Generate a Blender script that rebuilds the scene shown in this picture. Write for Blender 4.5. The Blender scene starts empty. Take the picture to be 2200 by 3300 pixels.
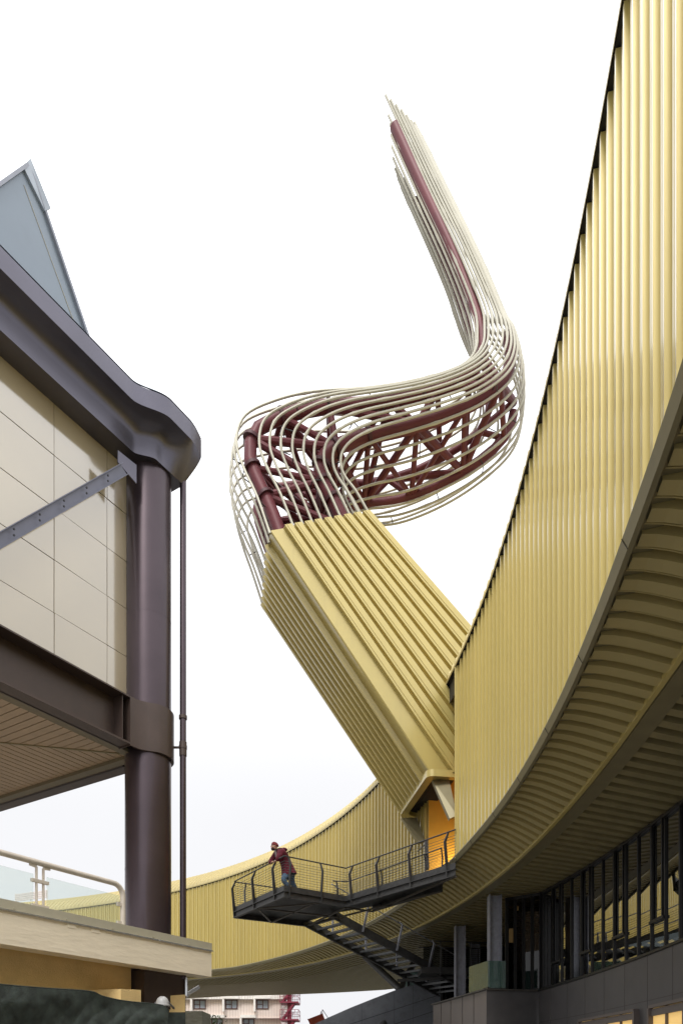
import bpy, math, random
import numpy as np
random.seed(7); rng = np.random.default_rng(7)
C = bpy.context.scene.collection
sc = bpy.context.scene
F, CX, HY, EYE = 2400.0, 1100.0, 3450.0, 1.6          # lens, optical axis and eye height

# ------------------------------------------------------------------ camera
cam = bpy.data.cameras.new('camera'); co = bpy.data.objects.new('camera', cam); C.objects.link(co)
co.location = (0, 0, EYE); co.rotation_euler = (math.radians(90), 0, 0)
cam.sensor_fit = 'VERTICAL'; cam.sensor_height = 36.0; cam.lens = F / 3300 * 36.0
cam.shift_y = (HY - 1650) / 3300.0; cam.clip_end = 3000; cam.clip_start = .05
sc.camera = co
# ------------------------------------------------------------------ sky, sun, exposure
SUN_EL, SUN_AZ = math.radians(50), math.radians(194)   # high behind the photographer
w = bpy.data.worlds.new('World'); sc.world = w; w.use_nodes = True
nt = w.node_tree; nt.nodes.clear(); N = nt.nodes.new; L = nt.links.new
out = N('ShaderNodeOutputWorld'); bg = N('ShaderNodeBackground'); bg.inputs[1].default_value = 0.1
sky = N('ShaderNodeTexSky'); sky.sky_type = 'NISHITA'; sky.sun_disc = False; sky.dust_density = 6; sky.air_density = 1.5
sky.sun_elevation = SUN_EL; sky.sun_rotation = SUN_AZ
hs = N('ShaderNodeHueSaturation'); hs.inputs['Saturation'].default_value = .12; hs.inputs['Value'].default_value = 1.0
L(sky.outputs[0], hs.inputs['Color'])
tc = N('ShaderNodeTexCoord'); sx = N('ShaderNodeSeparateXYZ'); L(tc.outputs['Generated'], sx.inputs[0])
mr = N('ShaderNodeMapRange'); mr.interpolation_type = 'SMOOTHSTEP'; mr.inputs['From Min'].default_value = .30; mr.inputs['From Max'].default_value = .96
mr.inputs['To Min'].default_value = 8.2; mr.inputs['To Max'].default_value = 20.0; L(sx.outputs['Z'], mr.inputs['Value'])
nz = N('ShaderNodeTexNoise'); nz.inputs['Scale'].default_value = 2.2; nz.inputs['Detail'].default_value = 4
L(tc.outputs['Generated'], nz.inputs['Vector'])
nm = N('ShaderNodeMapRange'); nm.inputs['To Min'].default_value = .95; nm.inputs['To Max'].default_value = 1.05; L(nz.outputs['Fac'], nm.inputs['Value'])
mm = N('ShaderNodeMath'); mm.operation = 'MULTIPLY'; L(mr.outputs[0], mm.inputs[0]); L(nm.outputs[0], mm.inputs[1])
cb = N('ShaderNodeCombineXYZ'); mb = N('ShaderNodeMath'); mb.operation = 'MULTIPLY'; mb.inputs[1].default_value = 1.035; L(mm.outputs[0], mb.inputs[0])
ma = N('ShaderNodeMath'); ma.operation = 'MULTIPLY'; ma.inputs[1].default_value = 1.005; L(mm.outputs[0], ma.inputs[0])
L(mm.outputs[0], cb.inputs[0]); L(ma.outputs[0], cb.inputs[1]); L(mb.outputs[0], cb.inputs[2])
mx = N('ShaderNodeMixRGB'); mx.inputs[0].default_value = .9; L(hs.outputs[0], mx.inputs[1]); L(cb.outputs[0], mx.inputs[2])
L(mx.outputs[0], bg.inputs[0]); L(bg.outputs[0], out.inputs[0])
sun = bpy.data.lights.new('sun', 'SUN'); sun.energy = 1.5; sun.angle = math.radians(18); sun.color = (1, .96, .9)
so = bpy.data.objects.new('sun', sun); C.objects.link(so)
so.rotation_euler = (math.radians(90) - SUN_EL, 0, math.radians(180) - SUN_AZ)
sc.view_settings.view_transform = 'Standard'; sc.view_settings.look = 'None'
sc.view_settings.exposure = 0.28; sc.view_settings.gamma = 1

# ------------------------------------------------------------------ helpers
V = lambda *a: np.array(a, float)
def P(x, y, Y): return V((x - CX) / F * Y, Y, EYE + (HY - y) / F * Y)      # a picture point at depth Y
def PZ(x, y, h): return P(x, y, F * h / (HY - y))                          # ... at height h over the eye
def nrm(v): return v / (np.linalg.norm(v) + 1e-12)

def mat(name, col, rough=.6, metal=0., var=.08, vscale=3., bump=0., bscale=20., spec=.5, coat=0., stretch=(1, 1, 1), dirt=None, dirt_amt=.4, dscale=1.2):
    m = bpy.data.materials.new(name); m.use_nodes = True; t = m.node_tree; b = t.nodes['Principled BSDF']
    n = t.nodes.new; l = t.links.new
    g = n('ShaderNodeNewGeometry'); mp = n('ShaderNodeMapping'); mp.inputs['Scale'].default_value = stretch; l(g.outputs['Position'], mp.inputs[0])
    z = n('ShaderNodeTexNoise'); z.inputs['Scale'].default_value = vscale; z.inputs['Detail'].default_value = 6; l(mp.outputs[0], z.inputs['Vector'])
    r = n('ShaderNodeMapRange'); r.inputs['From Min'].default_value = .3; r.inputs['From Max'].default_value = .7
    r.inputs['To Min'].default_value = 1 - var; r.inputs['To Max'].default_value = 1 + var; l(z.outputs['Fac'], r.inputs['Value'])
    c = n('ShaderNodeVectorMath'); c.operation = 'SCALE'; c.inputs[0].default_value = col[:3]; l(r.outputs[0], c.inputs['Scale'])
    src = c.outputs[0]
    if dirt:
        z2 = n('ShaderNodeTexNoise'); z2.inputs['Scale'].default_value = dscale; z2.inputs['Detail'].default_value = 9; z2.inputs['Roughness'].default_value = .7
        l(mp.outputs[0], z2.inputs['Vector'])
        r2 = n('ShaderNodeMapRange'); r2.inputs['From Min'].default_value = .5; r2.inputs['From Max'].default_value = .75; r2.inputs['To Max'].default_value = dirt_amt
        l(z2.outputs['Fac'], r2.inputs['Value'])
        mx = n('ShaderNodeMixRGB'); l(r2.outputs[0], mx.inputs[0]); l(src, mx.inputs[1]); mx.inputs[2].default_value = (*dirt, 1); src = mx.outputs[0]
    l(src, b.inputs['Base Color'])
    b.inputs['Metallic'].default_value = metal; b.inputs['Specular IOR Level'].default_value = spec
    rr = n('ShaderNodeMapRange'); rr.inputs['To Min'].default_value = max(0, rough - .06); rr.inputs['To Max'].default_value = min(1, rough + .06)
    l(z.outputs['Fac'], rr.inputs['Value']); l(rr.outputs[0], b.inputs['Roughness'])
    if coat: b.inputs['Coat Weight'].default_value = coat; b.inputs['Coat Roughness'].default_value = .12
    if bump:
        z3 = n('ShaderNodeTexNoise'); z3.inputs['Scale'].default_value = bscale; z3.inputs['Detail'].default_value = 4; l(mp.outputs[0], z3.inputs['Vector'])
        bp = n('ShaderNodeBump'); bp.inputs['Strength'].default_value = bump; bp.inputs['Distance'].default_value = .05
        l(z3.outputs['Fac'], bp.inputs['Height']); l(bp.outputs[0], b.inputs['Normal'])
    return m

def glass(name, tint=(.9, .97, .95), refl=.06, alpha_rough=0., wav=0., wscale=2., body=None, body_amt=0.):
    m = bpy.data.materials.new(name); m.use_nodes = True; t = m.node_tree; t.nodes.clear(); n = t.nodes.new; l = t.links.new
    o = n('ShaderNodeOutputMaterial'); tr = n('ShaderNodeBsdfTransparent'); tr.inputs[0].default_value = (*tint, 1)
    gl = n('ShaderNodeBsdfGlossy'); gl.inputs['Roughness'].default_value = alpha_rough
    fr = n('ShaderNodeLayerWeight'); fr.inputs['Blend'].default_value = .5
    pw = n('ShaderNodeMath'); pw.operation = 'POWER'; pw.inputs[1].default_value = 4; l(fr.outputs['Facing'], pw.inputs[0])
    ad = n('ShaderNodeMath'); ad.operation = 'ADD'; ad.inputs[1].default_value = refl; ad.use_clamp = True; l(pw.outputs[0], ad.inputs[0])
    mx = n('ShaderNodeMixShader'); l(ad.outputs[0], mx.inputs[0])
    s = tr.outputs[0]
    if body:
        df = n('ShaderNodeBsdfDiffuse'); df.inputs[0].default_value = (*body, 1)
        m2 = n('ShaderNodeMixShader'); m2.inputs[0].default_value = body_amt; l(s, m2.inputs[1]); l(df.outputs[0], m2.inputs[2]); s = m2.outputs[0]
    l(s, mx.inputs[1]); l(gl.outputs[0], mx.inputs[2]); l(mx.outputs[0], o.inputs[0])
    if wav:
        g = n('ShaderNodeNewGeometry'); z = n('ShaderNodeTexNoise'); z.inputs['Scale'].default_value = wscale; z.inputs['Detail'].default_value = 1
        l(g.outputs['Position'], z.inputs['Vector']); bp = n('ShaderNodeBump'); bp.inputs['Strength'].default_value = wav; bp.inputs['Distance'].default_value = .02
        l(z.outputs['Fac'], bp.inputs['Height']); l(bp.outputs[0], gl.inputs['Normal']); l(bp.outputs[0], fr.inputs['Normal'])
    return m

def emis(name, col, s):
    m = bpy.data.materials.new(name); m.use_nodes = True; b = m.node_tree.nodes['Principled BSDF']
    b.inputs['Base Color'].default_value = (*col, 1); b.inputs['Emission Color'].default_value = (*col, 1); b.inputs['Emission Strength'].default_value = s
    return m

class MB:
    def __init__(s): s.v = []; s.f = []
    def add(s, vs, fs):
        o = len(s.v); s.v += [tuple(map(float, p)) for p in vs]; s.f += [tuple(i + o for i in f) for f in fs]; return s
    def quad(s, a, b, c, d): return s.add([a, b, c, d], [(0, 1, 2, 3)])
    def obox(s, c, a, b, d):                 # centre and three half vectors
        c, a, b, d = map(np.asarray, (c, a, b, d)); vs = [c + i * a + j * b + k * d for i in (-1, 1) for j in (-1, 1) for k in (-1, 1)]
        return s.add(vs, [(0, 1, 3, 2), (4, 6, 7, 5), (0, 4, 5, 1), (2, 3, 7, 6), (0, 2, 6, 4), (1, 5, 7, 3)])
    def box(s, lo, hi):
        lo, hi = V(*lo), V(*hi); c = (lo + hi) / 2; h = (hi - lo) / 2
        return s.obox(c, V(h[0], 0, 0), V(0, h[1], 0), V(0, 0, h[2]))
    def bar(s, p, q, wd, ht, up=(0, 0, 1)):      # rectangular bar from p to q
        p, q = V(*p), V(*q); d = q - p; t = nrm(d); up = V(*up)
        if abs(t @ up) > .98: up = V(0, 1, 0)
        sd = nrm(np.cross(t, up)); u = np.cross(sd, t)
        return s.obox((p + q) / 2, d / 2, sd * wd / 2, u * ht / 2)
    def ibeam(s, p, q, wd, ht, tf=.025, tw=.02, up=(0, 0, 1)):
        p, q = V(*p), V(*q); t = nrm(q - p); u0 = V(*up); sd = nrm(np.cross(t, u0)); u = np.cross(sd, t)
        s.bar(p + u * (ht / 2 - tf / 2), q + u * (ht / 2 - tf / 2), wd, tf, up); s.bar(p - u * (ht / 2 - tf / 2), q - u * (ht / 2 - tf / 2), wd, tf, up)
        return s.bar(p, q, tw, ht - 2 * tf, up)
    def grid(s, rows, close=False):
        n = len(rows[0]); vs = [p for r in rows for p in r]; fs = []
        for i in range(len(rows) - 1):
            for j in range(n - (0 if close else 1)):
                k = (j + 1) % n; fs.append((i * n + j, i * n + k, (i + 1) * n + k, (i + 1) * n + j))
        return s.add(vs, fs)
    def tube(s, path, r, n=8, caps=True, squash=1.):
        path = [np.asarray(p, float) for p in path]; rs = r if hasattr(r, '__len__') else [r] * len(path)
        T = [nrm(path[min(i + 1, len(path) - 1)] - path[max(i - 1, 0)]) for i in range(len(path))]
        a = V(0, 0, 1) if abs(T[0][2]) < .9 else V(1, 0, 0); u = nrm(np.cross(T[0], a)); rows = []
        for p, t, rr in zip(path, T, rs):
            u = nrm(u - t * (u @ t)); b = np.cross(t, u)
            rows.append([p + rr * (math.cos(x) * u + squash * math.sin(x) * b) for x in (2 * math.pi * k / n for k in range(n))])
        s.grid(rows, True)
        if caps:
            o = len(s.v) - len(rows) * n
            s.f.append(tuple(o + k for k in reversed(range(n)))); s.f.append(tuple(o + (len(rows) - 1) * n + k for k in range(n)))
        return s
    def prism(s, poly, z0, z1):
        n = len(poly); vs = [(x, y, z0) for x, y in poly] + [(x, y, z1) for x, y in poly]
        return s.add(vs, [tuple(reversed(range(n))), tuple(range(n, 2 * n))] + [(i, (i + 1) % n, n + (i + 1) % n, n + i) for i in range(n)])
    def sweep(s, poly, d):                      # planar 3D polygon pushed along d
        n = len(poly); d = V(*d); vs = [V(*p) for p in poly] + [V(*p) + d for p in poly]
        return s.add(vs, [tuple(reversed(range(n))), tuple(range(n, 2 * n))] + [(i, (i + 1) % n, n + (i + 1) % n, n + i) for i in range(n)])
    def ellip(s, c, r, nu=16, nv=10, v0=-math.pi / 2, v1=math.pi / 2):
        rows = [[(c[0] + r[0] * math.cos(b) * math.cos(a), c[1] + r[1] * math.cos(b) * math.sin(a), c[2] + r[2] * math.sin(b)) for a in (2 * math.pi * i / nu for i in range(nu))]
                for b in (v0 + (v1 - v0) * j / nv for j in range(nv + 1))]
        return s.grid(rows, True)
    def build(s, name, m, parent=None, smooth=False, label=None, angle=35):
        off = V(0, 0, 0)
        if parent is not None: off = V(*WL[parent.name])
        me = bpy.data.meshes.new(name); me.from_pydata([tuple(V(*p) - off) for p in s.v], [], s.f); me.validate(); me.materials.append(m)
        o = bpy.data.objects.new(name, me); C.objects.link(o)
        if parent is not None: o.parent = parent
        WL[o.name] = tuple(off)
        if smooth:
            me.polygons.foreach_set('use_smooth', [True] * len(me.polygons))
            if angle < 180:
                import bmesh
                bm = bmesh.new(); bm.from_mesh(me); ca = math.radians(angle)
                for e in bm.edges:
                    if len(e.link_faces) == 2 and e.calc_face_angle(0) > ca: e.smooth = False
                bm.to_mesh(me); bm.free()
        if label: o['label'] = label
        return o
WL = {}
def thing(name, label, cat, loc=(0, 0, 0), group=None):
    o = bpy.data.objects.new(name, None); o.location = loc; C.objects.link(o); WL[o.name] = tuple(loc)
    o['label'] = label; o['category'] = cat
    if group: o['group'] = group
    return o
def tag(o, label, cat, group=None):
    o['label'] = label; o['category'] = cat
    if group: o['group'] = group
    return o
def copy_part(src, parent, loc=None, deep=True):
    c = src.copy(); C.objects.link(c); c.parent = parent
    if loc is not None: c.location = loc
    WL[c.name] = WL[src.name]
    for ch in list(src.children): copy_part(ch, c)
    return c
def spline(pts, n):                          # Catmull-Rom through rows of floats
    p = np.array([pts[0]] + list(pts) + [pts[-1]], float); p[0] = 2 * p[1] - p[2]; p[-1] = 2 * p[-2] - p[-3]; o = []
    for i in range(1, len(p) - 2):
        for k in range(n):
            t = k / n; a, b, c, d = p[i - 1], p[i], p[i + 1], p[i + 2]
            o.append(.5 * ((2 * b) + (c - a) * t + (2 * a - 5 * b + 4 * c - d) * t * t + (3 * b - a - 3 * c + d) * t ** 3))
    o.append(p[-2]); return o

# ------------------------------------------------------------------ materials
GOLD = mat('gold_paint', (.585, .475, .16), .32, .2, .05, .6, spec=.8, coat=.6, stretch=(1, 1, .12), dirt=(.36, .29, .12), dirt_amt=.22, dscale=2.5)
GOLDR = mat('gold_roof_toned_down', (.47, .385, .17), .45, .2, .05, .6)  # same gold, base darkened to hold down sun on the upward sheets
GOLDB = mat('gold_cove_shaded', (.50, .42, .19), .42, .25, .06, .8)  # wall gold with the shade under the wing put into its colour
GOLDD = mat('bronze_trim', (.25, .22, .125), .45, .3, .08)
DARKG = mat('painted_shade_black', (.02, .02, .024), .6)  # near-black stand-in for shade in the eaves gap and doorway recess
SOFF = mat('gold_soffit_shaded', (.30, .255, .13), .5, .3, .1)  # same gold again, its lack of light painted as a darker base
STEEL = mat('dark_grey_steel', (.05, .05, .05), .5, .2, .25, 6, bump=.06, bscale=50)
GALV = mat('galvanised_grey_steel', (.32, .33, .38), .45, .3, .15, 8)
CABLE = mat('cable_steel', (.12, .12, .11), .4, .6)
PLUM = mat('plum_brown_metal', (.125, .12, .15), .34, .72, .10, .9, spec=.6, coat=.1)
PLUMC = mat('plum_column_paint', (.078, .058, .068), .32, .65, .10, .9, spec=.6, coat=.15)
PLUM2 = mat('brown_metal', (.075, .052, .044), .42, .2, .10, 2)
PANEL = mat('beige_glossy_panel', (.50, .42, .27), .07, .0, .035, .5, spec=1.0, coat=1.0, bump=.03, bscale=1.2)
PANEL.node_tree.nodes['Principled BSDF'].inputs['Coat IOR'].default_value = 2.3
JOINT = mat('panel_joint', (.05, .045, .04), .6)
SLAT = mat('beige_slat', (.42, .32, .22), .5, 0, .06)
BLUEG = mat('blue_grey_sheet', (.22, .265, .315), .35, .25, .04, .7, dirt=(.12, .14, .15), dirt_amt=.12)
REDT = mat('oxide_red_steel', (.155, .036, .044), .48, .05, .12, 1.5, spec=.4)
REDD = mat('dark_red_flange', (.085, .025, .032), .55)
TUBE = mat('champagne_tube', (.50, .48, .39), .5, .15, .06, 1.)
CONC = mat('cream_painted_concrete', (.58, .48, .36), .75, 0, .07, 3, bump=.5, bscale=9, dirt=(.40, .31, .21), dirt_amt=.35)
CONCB = mat('board_marked_concrete', (.88, .78, .60), .7, 0, .04, 3, bump=.18, bscale=7, stretch=(.35, .35, 1.6), dirt=(.5, .40, .29), dirt_amt=.2)
CAPM = mat('grey_beige_flashing', (.44, .41, .31), .5, .0, .05)
ALU = mat('bright_aluminium', (.7, .72, .74), .25, .8)
RAILM = mat('cream_rail_paint', (.62, .56, .48), .4, 0, .05)
YELL = mat('yellow_plaster', (.80, .58, .26), .85, 0, .06, 2, bump=.35, bscale=30, dirt=(.45, .32, .14), dirt_amt=.3)
NETM = mat('dark_green_mesh', (.028, .038, .032), .75, 0, .5, 5, bump=.4, bscale=60)
ORANGE = mat('orange_plaster', (.80, .46, .07), .7, 0, .05)
DPAN = mat('anthracite_panel', (.075, .072, .075), .42, 0, .12, 2.2, spec=.5)
BPAN = mat('brown_grey_panel', (.12, .10, .092), .4, 0, .08, 2)
FRAMEM = mat('black_frame', (.014, .014, .015), .35, .2)
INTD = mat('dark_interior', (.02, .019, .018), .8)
GREYC = mat('grey_rendered_concrete', (.135, .145, .165), .8, 0, .10, 2, bump=.5, bscale=8, dirt=(.05, .055, .06), dirt_amt=.5, dscale=2.5)
RAWC = mat('weathered_concrete', (.33, .33, .27), .85, 0, .15, 3, bump=.8, bscale=10, stretch=(1, 1, 4), dirt=(.12, .14, .08), dirt_amt=.7)
PINK = mat('pale_pink_panel', (.85, .74, .68), .7, 0, .05, .4, dirt=(.78, .50, .40), dirt_amt=.5, dscale=.12)
WHITEM = mat('white_trim', (.86, .83, .79), .6)
WINBR = mat('brown_window_frame', (.12, .05, .045), .5)
CURT = mat('window_curtain', (.35, .40, .46), .35, 0, .2, 1.5, stretch=(4, 1, .2))
REDS = mat('fire_stair_red', (.24, .03, .06), .5, 0, .1)
BASK = mat('orange_red_mesh', (.50, .10, .05), .6, 0, .15)
GLASSR = glass('rail_glass', (.95, .985, .975), .03, body=(.78, .86, .83), body_amt=.10)
GLASSD = glass('green_rail_glass', (.45, .58, .54), .03, body=(.13, .20, .18), body_amt=.45)
GLASSK = glass('dim_door_glass', (.10, .11, .11), .05)
GLASSW = glass('curtain_wall_glass', (.10, .12, .12), .42, wav=.06, wscale=.9)
GROUNDM = mat('asphalt_ground', (.13, .127, .115), .85, 0, .12, .8)
PAVE = mat('grey_paving', (.17, .165, .15), .8, 0, .12, 1.5, bump=.3)

# ------------------------------------------------------------------ ground
g = MB().quad((-900, -900, 0), (900, -900, 0), (900, 900, 0), (-900, 900, 0)).build('ground', GROUNDM); g['kind'] = 'structure'
pv = MB()
th = [math.radians(a) for a in range(-60, 125, 5)]
pv.add([(-48, 17, .004)] + [(-48 + 56 * math.cos(a), 17 + 56 * math.sin(a), .004) for a in th], [(0, i, i + 1) for i in range(1, len(th))])
o = pv.build('pavement', PAVE); o['kind'] = 'structure'

# ================================================================== RING GALLERY
RC = V(-48, 17)
_k = [-3.58129229e-05, 1.14045913e-03, 6.91699718e-03, 5.20334073e+01]
def R(t):
    tt = min(max(t, -12), 50); return float(np.polyval(_k, tt)) - (0 if t < 50 else (t - 50) * .11)
HT = 12.8
def hb(t): return float(np.interp(t, [-30, -15, -9, -5, 0, 5, 10, 20, 38, 45, 120], [5.9, 6.13, 6.36, 6.44, 6.6, 6.78, 6.88, 6.85, 6.8, 7.05, 7.2]))
def hl(t): return float(np.interp(t, [-30, -10, -5, 0, 5, 15, 30, 40, 45, 120], [5.4, 5.85, 6.05, 6.1, 6.12, 6.2, 6.35, 6.6, 6.7, 6.8]))
def hsf(t): return float(np.interp(t, [-30, -10, -2, 9, 37, 53, 120], [5.1, 5.4, 5.68, 6.05, 6.05, 6.7, 6.7]))
def RP(t, off, h):
    r = R(t) + off; a = math.radians(t); return V(RC[0] + r * math.cos(a), RC[1] + r * math.sin(a), EYE + h)
ring = thing('museum_wing', 'curved gold ribbed metal museum wing raised over a dark soffit, sweeping across the picture', 'museum wing', (4, 17, 0))
DEG = math.degrees(1 / 52.0)               # degrees of one metre of wall
PER = .42 * DEG
def ribsamples(t0, t1, prof):
    n = max(1, round((t1 - t0) / PER)); per = (t1 - t0) / n; o = []
    for i in range(n):
        for f, d in prof: o.append((t0 + (i + f) * per, d))
    o.append((t1, prof[0][1])); return o
WPROF = [(0, 0), (.17, 0), (.185, -.045), (.27, -.045), (.30, 0), (.64, 0), (.655, -.08), (.79, -.08), (.82, 0)]
def wall(t0, t1, lowf=None, name='wall_cladding', top=HT):
    m = MB(); s = ribsamples(t0, t1, WPROF)
    m.grid([[RP(t, d, (lowf or hb)(t)) for t, d in s], [RP(t, d, top) for t, d in s]])
    return m.build(name, GOLD, ring)
def tY(Y, off):                              # ring angle whose point at this offset has depth Y
    a, b = -40., 60.
    for _ in range(50):
        c = (a + b) / 2
        if RP(c, off, 0)[1] < Y: a = c
        else: b = c
    return a
D0, D1 = 7.35, 11.35                        # the doorway under the tower
wall(-30, D0); wall(D1, 64); wall(64, 110)
DM = 8.85; wall(DM, D1, lambda t: 10.6, top=HT)
m = MB(); ts = np.linspace(-30, 110, 180)    # black sheets painted as the shade in the open rib tops
m.grid([[RP(t, .012, HT - .6) for t in ts], [RP(t, .012, HT + .02) for t in ts]]); m.grid([[RP(t, .3, HT + .02) for t in ts], [RP(t, -.085, HT + .02) for t in ts]])
m.build('eaves_gap_shade', DARKG, ring)
m = MB()                                     # standing seam roof rolling over the wall top
rp = [(-.105, .03), (-.105, .11), (-.02, .30), (.22, .55), (.6, .92), (1.2, 1.25), (2.2, 1.55), (4, 1.7), (6, 1.7), (8, 1.55), (10.5, 1.1), (12.3, .1)]
rs = ribsamples(-30, 110, [(0, 0), (.1, .06), (.22, .06), (.32, 0), (.66, 0)])
m.grid([[RP(t, o_ - (d if i > 1 else 0) * .6, HT + h + (d if 1 < i < 11 else 0)) for t, d in rs] for i, (o_, h) in enumerate(rp)])
m.build('roof', GOLDR, ring)
m = MB(); m.grid([[RP(t, 12.3, hsf(t)) for t in ts], [RP(t, 12.3, HT + .2) for t in ts]]); m.build('outer_wall', GOLD, ring)
m = MB()                                     # bottom trim: small drip face, then flat lip turning under
m.grid([[RP(t, -.10, hb(t) + .015) for t in ts], [RP(t, -.115, hb(t) - .03) for t in ts], [RP(t, -.05, hb(t) - .15) for t in ts], [RP(t, .01, hb(t) - .16) for t in ts], [RP(t, .01, hb(t) - .08) for t in ts], [RP(t, .3, hb(t) - .06) for t in ts]])
m.build('bottom_trim', GOLDD, ring)
for t in np.arange(-9, 12, 2.6 * DEG): MB().bar(RP(t, -.118, hb(t) - .03), RP(t, -.048, hb(t) - .155), .012, .008, (0, 1, 0)).build('trim_joint', JOINT, ring)
m = MB()                                     # ribbed cove band
BPROF = [(0, 0), (.52, 0), (.55, .10), (.66, .10), (.69, .04), (.74, .04), (.77, .17), (.96, .17), (.99, 0)]
s = ribsamples(-30, 110, BPROF); rows = []
for i in range(7):
    f = i / 6; a = f * math.pi / 2
    rows.append([RP(t, .06 + 1.14 * f, (hb(t) - .12) + ((hl(t)) - (hb(t) - .12)) * (1 - math.cos(a)) ** .8 + d) for t, d in s])
m.grid(rows); m.build('cove_band', GOLDB, ring)
m = MB()
m.grid([[RP(t, 1.17, hl(t) + .06) for t in ts], [RP(t, 1.17, hl(t) - .03) for t in ts], [RP(t, 1.24, hl(t) - .05) for t in ts], [RP(t, 1.26, hl(t) + .02) for t in ts]])
m.build('edge_strip', GOLD, ring)
m = MB(); q = lambda t, f: hl(t) - .02 + (hsf(t) - hl(t) + .02) * f
m.grid([[RP(t, 1.25, hl(t) + .02) for t in ts], [RP(t, 1.28, hl(t) - .04) for t in ts], [RP(t, 1.60, q(t, .15)) for t in ts], [RP(t, 1.60, q(t, .15) + .1) for t in ts]]); m.build('soffit_fascia', GOLDD, ring)
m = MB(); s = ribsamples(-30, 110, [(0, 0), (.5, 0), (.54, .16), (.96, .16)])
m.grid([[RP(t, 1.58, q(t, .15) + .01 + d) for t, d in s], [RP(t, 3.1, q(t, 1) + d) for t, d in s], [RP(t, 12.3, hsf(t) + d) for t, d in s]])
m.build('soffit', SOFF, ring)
# doorway recess
m = MB(); lo, hi2 = 6.85, 10.7
rin = 3.4
m.quad(RP(D1, 0, hi2), RP(D1, rin, hi2), RP(D1, rin, lo), RP(D1, 0, lo)); m.quad(RP(D0, rin, lo), RP(D1, rin, lo), RP(D1, rin, hi2), RP(D0, rin, hi2))
m.quad(RP(D0, .1, lo), RP(D0, rin, lo), RP(D0, rin, hi2), RP(D0, .1, hi2)); m.quad(RP(DM, .1, hi2), RP(DM, rin, hi2), RP(D1, rin, hi2), RP(D1, .1, hi2))
dr = m.build('doorway_lining', ORANGE, ring)
m = MB(); m.quad(RP(D0, -.02, lo), RP(D0, rin, lo), RP(D1, rin, lo), RP(D1, -.02, lo)); m.quad(RP(D0 + 1.6, .02, hb(8) - .05), RP(D1, .02, hb(11) - .05), RP(D1, .02, 7.05), RP(D0 + 1.6, .02, 7.05)); m.build('doorway_floor_and_shade', DARKG, ring)  # floor, and a black plate painted as the unlit recess below it
m = MB(); m.bar(RP(D1, -.12, hb(11) - .1), RP(D1, -.12, 9.6), .05, .06); m.build('edge_flashing', GOLD, ring); MB().bar(RP(D0, -.09, hb(7) - .1), RP(D0, -.09, HT), .05, .05).build('edge_flashing', GOLD, ring)
m = MB(); m.obox(RP(9.3, 2.6, 9.5), V(.5, 0, 0), V(0, .08, 0), V(0, 0, .03)); m.build('door_lamp', emis('warm_lamp', (1, .72, .35), 8), ring)
ld = bpy.data.lights.new('doorway_lamp', 'AREA'); ld.energy = 26; ld.size = .3; ld.color = (1, .78, .42)
lo_ = bpy.data.objects.new('doorway_lamp', ld); C.objects.link(lo_); lo_.location = RP(10.35, 1.0, 7.3); lo_.rotation_euler = (math.radians(95), 0, 0)

# ------- curtain wall under the ring, and the lower building
lower = thing('ground_floor_building', 'anthracite panelled lower building with dark curtain wall windows under the gold wing', 'building', (7, 16, 0))
GO = 3.1
BAY = .76; SILL = 2.7
wpos = []; Y = 24.9
while Y > 5: wpos.append(Y); Y -= BAY
for i in range(len(wpos) - 1):
    t1, t0 = tY(wpos[i], GO), tY(wpos[i + 1], GO); top = lambda t: hsf(t) - .02
    m = MB()
    for t in ((t1,) if i else (t0, t1)):
        a = RP(t, GO + .03, SILL); b = RP(t, GO + .12, SILL); z = top(t) - SILL
        d = nrm(RP(t + .1, GO, 0) - RP(t, GO, 0)) * .03
        m.obox((a + b) / 2 + V(0, 0, z / 2), (b - a) / 2, d, V(0, 0, z / 2))
    for t_a, t_b, h0 in [(t0, t1, SILL + .03), (t0, t1, top(t0) - .04)] + ([(t0, t1, 3.42 + .05 * (i % 2))] if i % 3 == 1 else []):
        a, b = RP(t_a, GO + .04, h0), RP(t_b, GO + .04, h0); m.bar(a, b, .1, .07)
    if i % 3 == 1:                           # opening light: an inner sash
        e = (t1 - t0) * .12
        for tt in (t0 + e, t1 - e): m.bar(RP(tt, GO + .03, 3.45), RP(tt, GO + .03, top(t0) - .05), .05, .05)
    fr = m.build('window', FRAMEM, lower)
    MB().quad(RP(t0, GO + .07, SILL), RP(t1, GO + .07, SILL), RP(t1, GO + .07, top(t1)), RP(t0, GO + .07, top(t0))).build('pane', GLASSW, fr)
tA, tB = tY(5, GO), tY(24.9, GO); tw = np.linspace(tA, tB, 40)
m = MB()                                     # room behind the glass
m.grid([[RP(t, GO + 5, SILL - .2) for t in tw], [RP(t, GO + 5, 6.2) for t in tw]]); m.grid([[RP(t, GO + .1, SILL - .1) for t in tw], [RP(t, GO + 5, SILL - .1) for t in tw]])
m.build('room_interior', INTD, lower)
m = MB(); m.grid([[RP(t, GO - .1, -1.6) for t in tw], [RP(t, GO - .1, SILL - .05) for t in tw], [RP(t, GO + .2, SILL - .05) for t in tw]])
Hh = 1.62                                    # ground floor window heads are cut in below as framed boxes
m.build('panelled_wall', DPAN, lower)
m = MB()
for t in np.arange(tA, tB, 1.28 * DEG): m.bar(RP(t, GO - .101, -1.6), RP(t, GO - .101, SILL - .06), .012, .008, (1, 0, 0))
m.grid([[RP(t, GO - .104, 1.60) for t in tw], [RP(t, GO - .104, 1.612) for t in tw]]); m.build('panel_joint', JOINT, lower)
m = MB(); m.grid([[RP(t, GO - .14, SILL - .05) for t in tw], [RP(t, GO - .14, SILL) for t in tw], [RP(t, GO + .1, SILL + .01) for t in tw]]); m.build('window_sill', FRAMEM, lower)
warm = emis('lit_room', (.95, .62, .22), .45)
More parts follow.
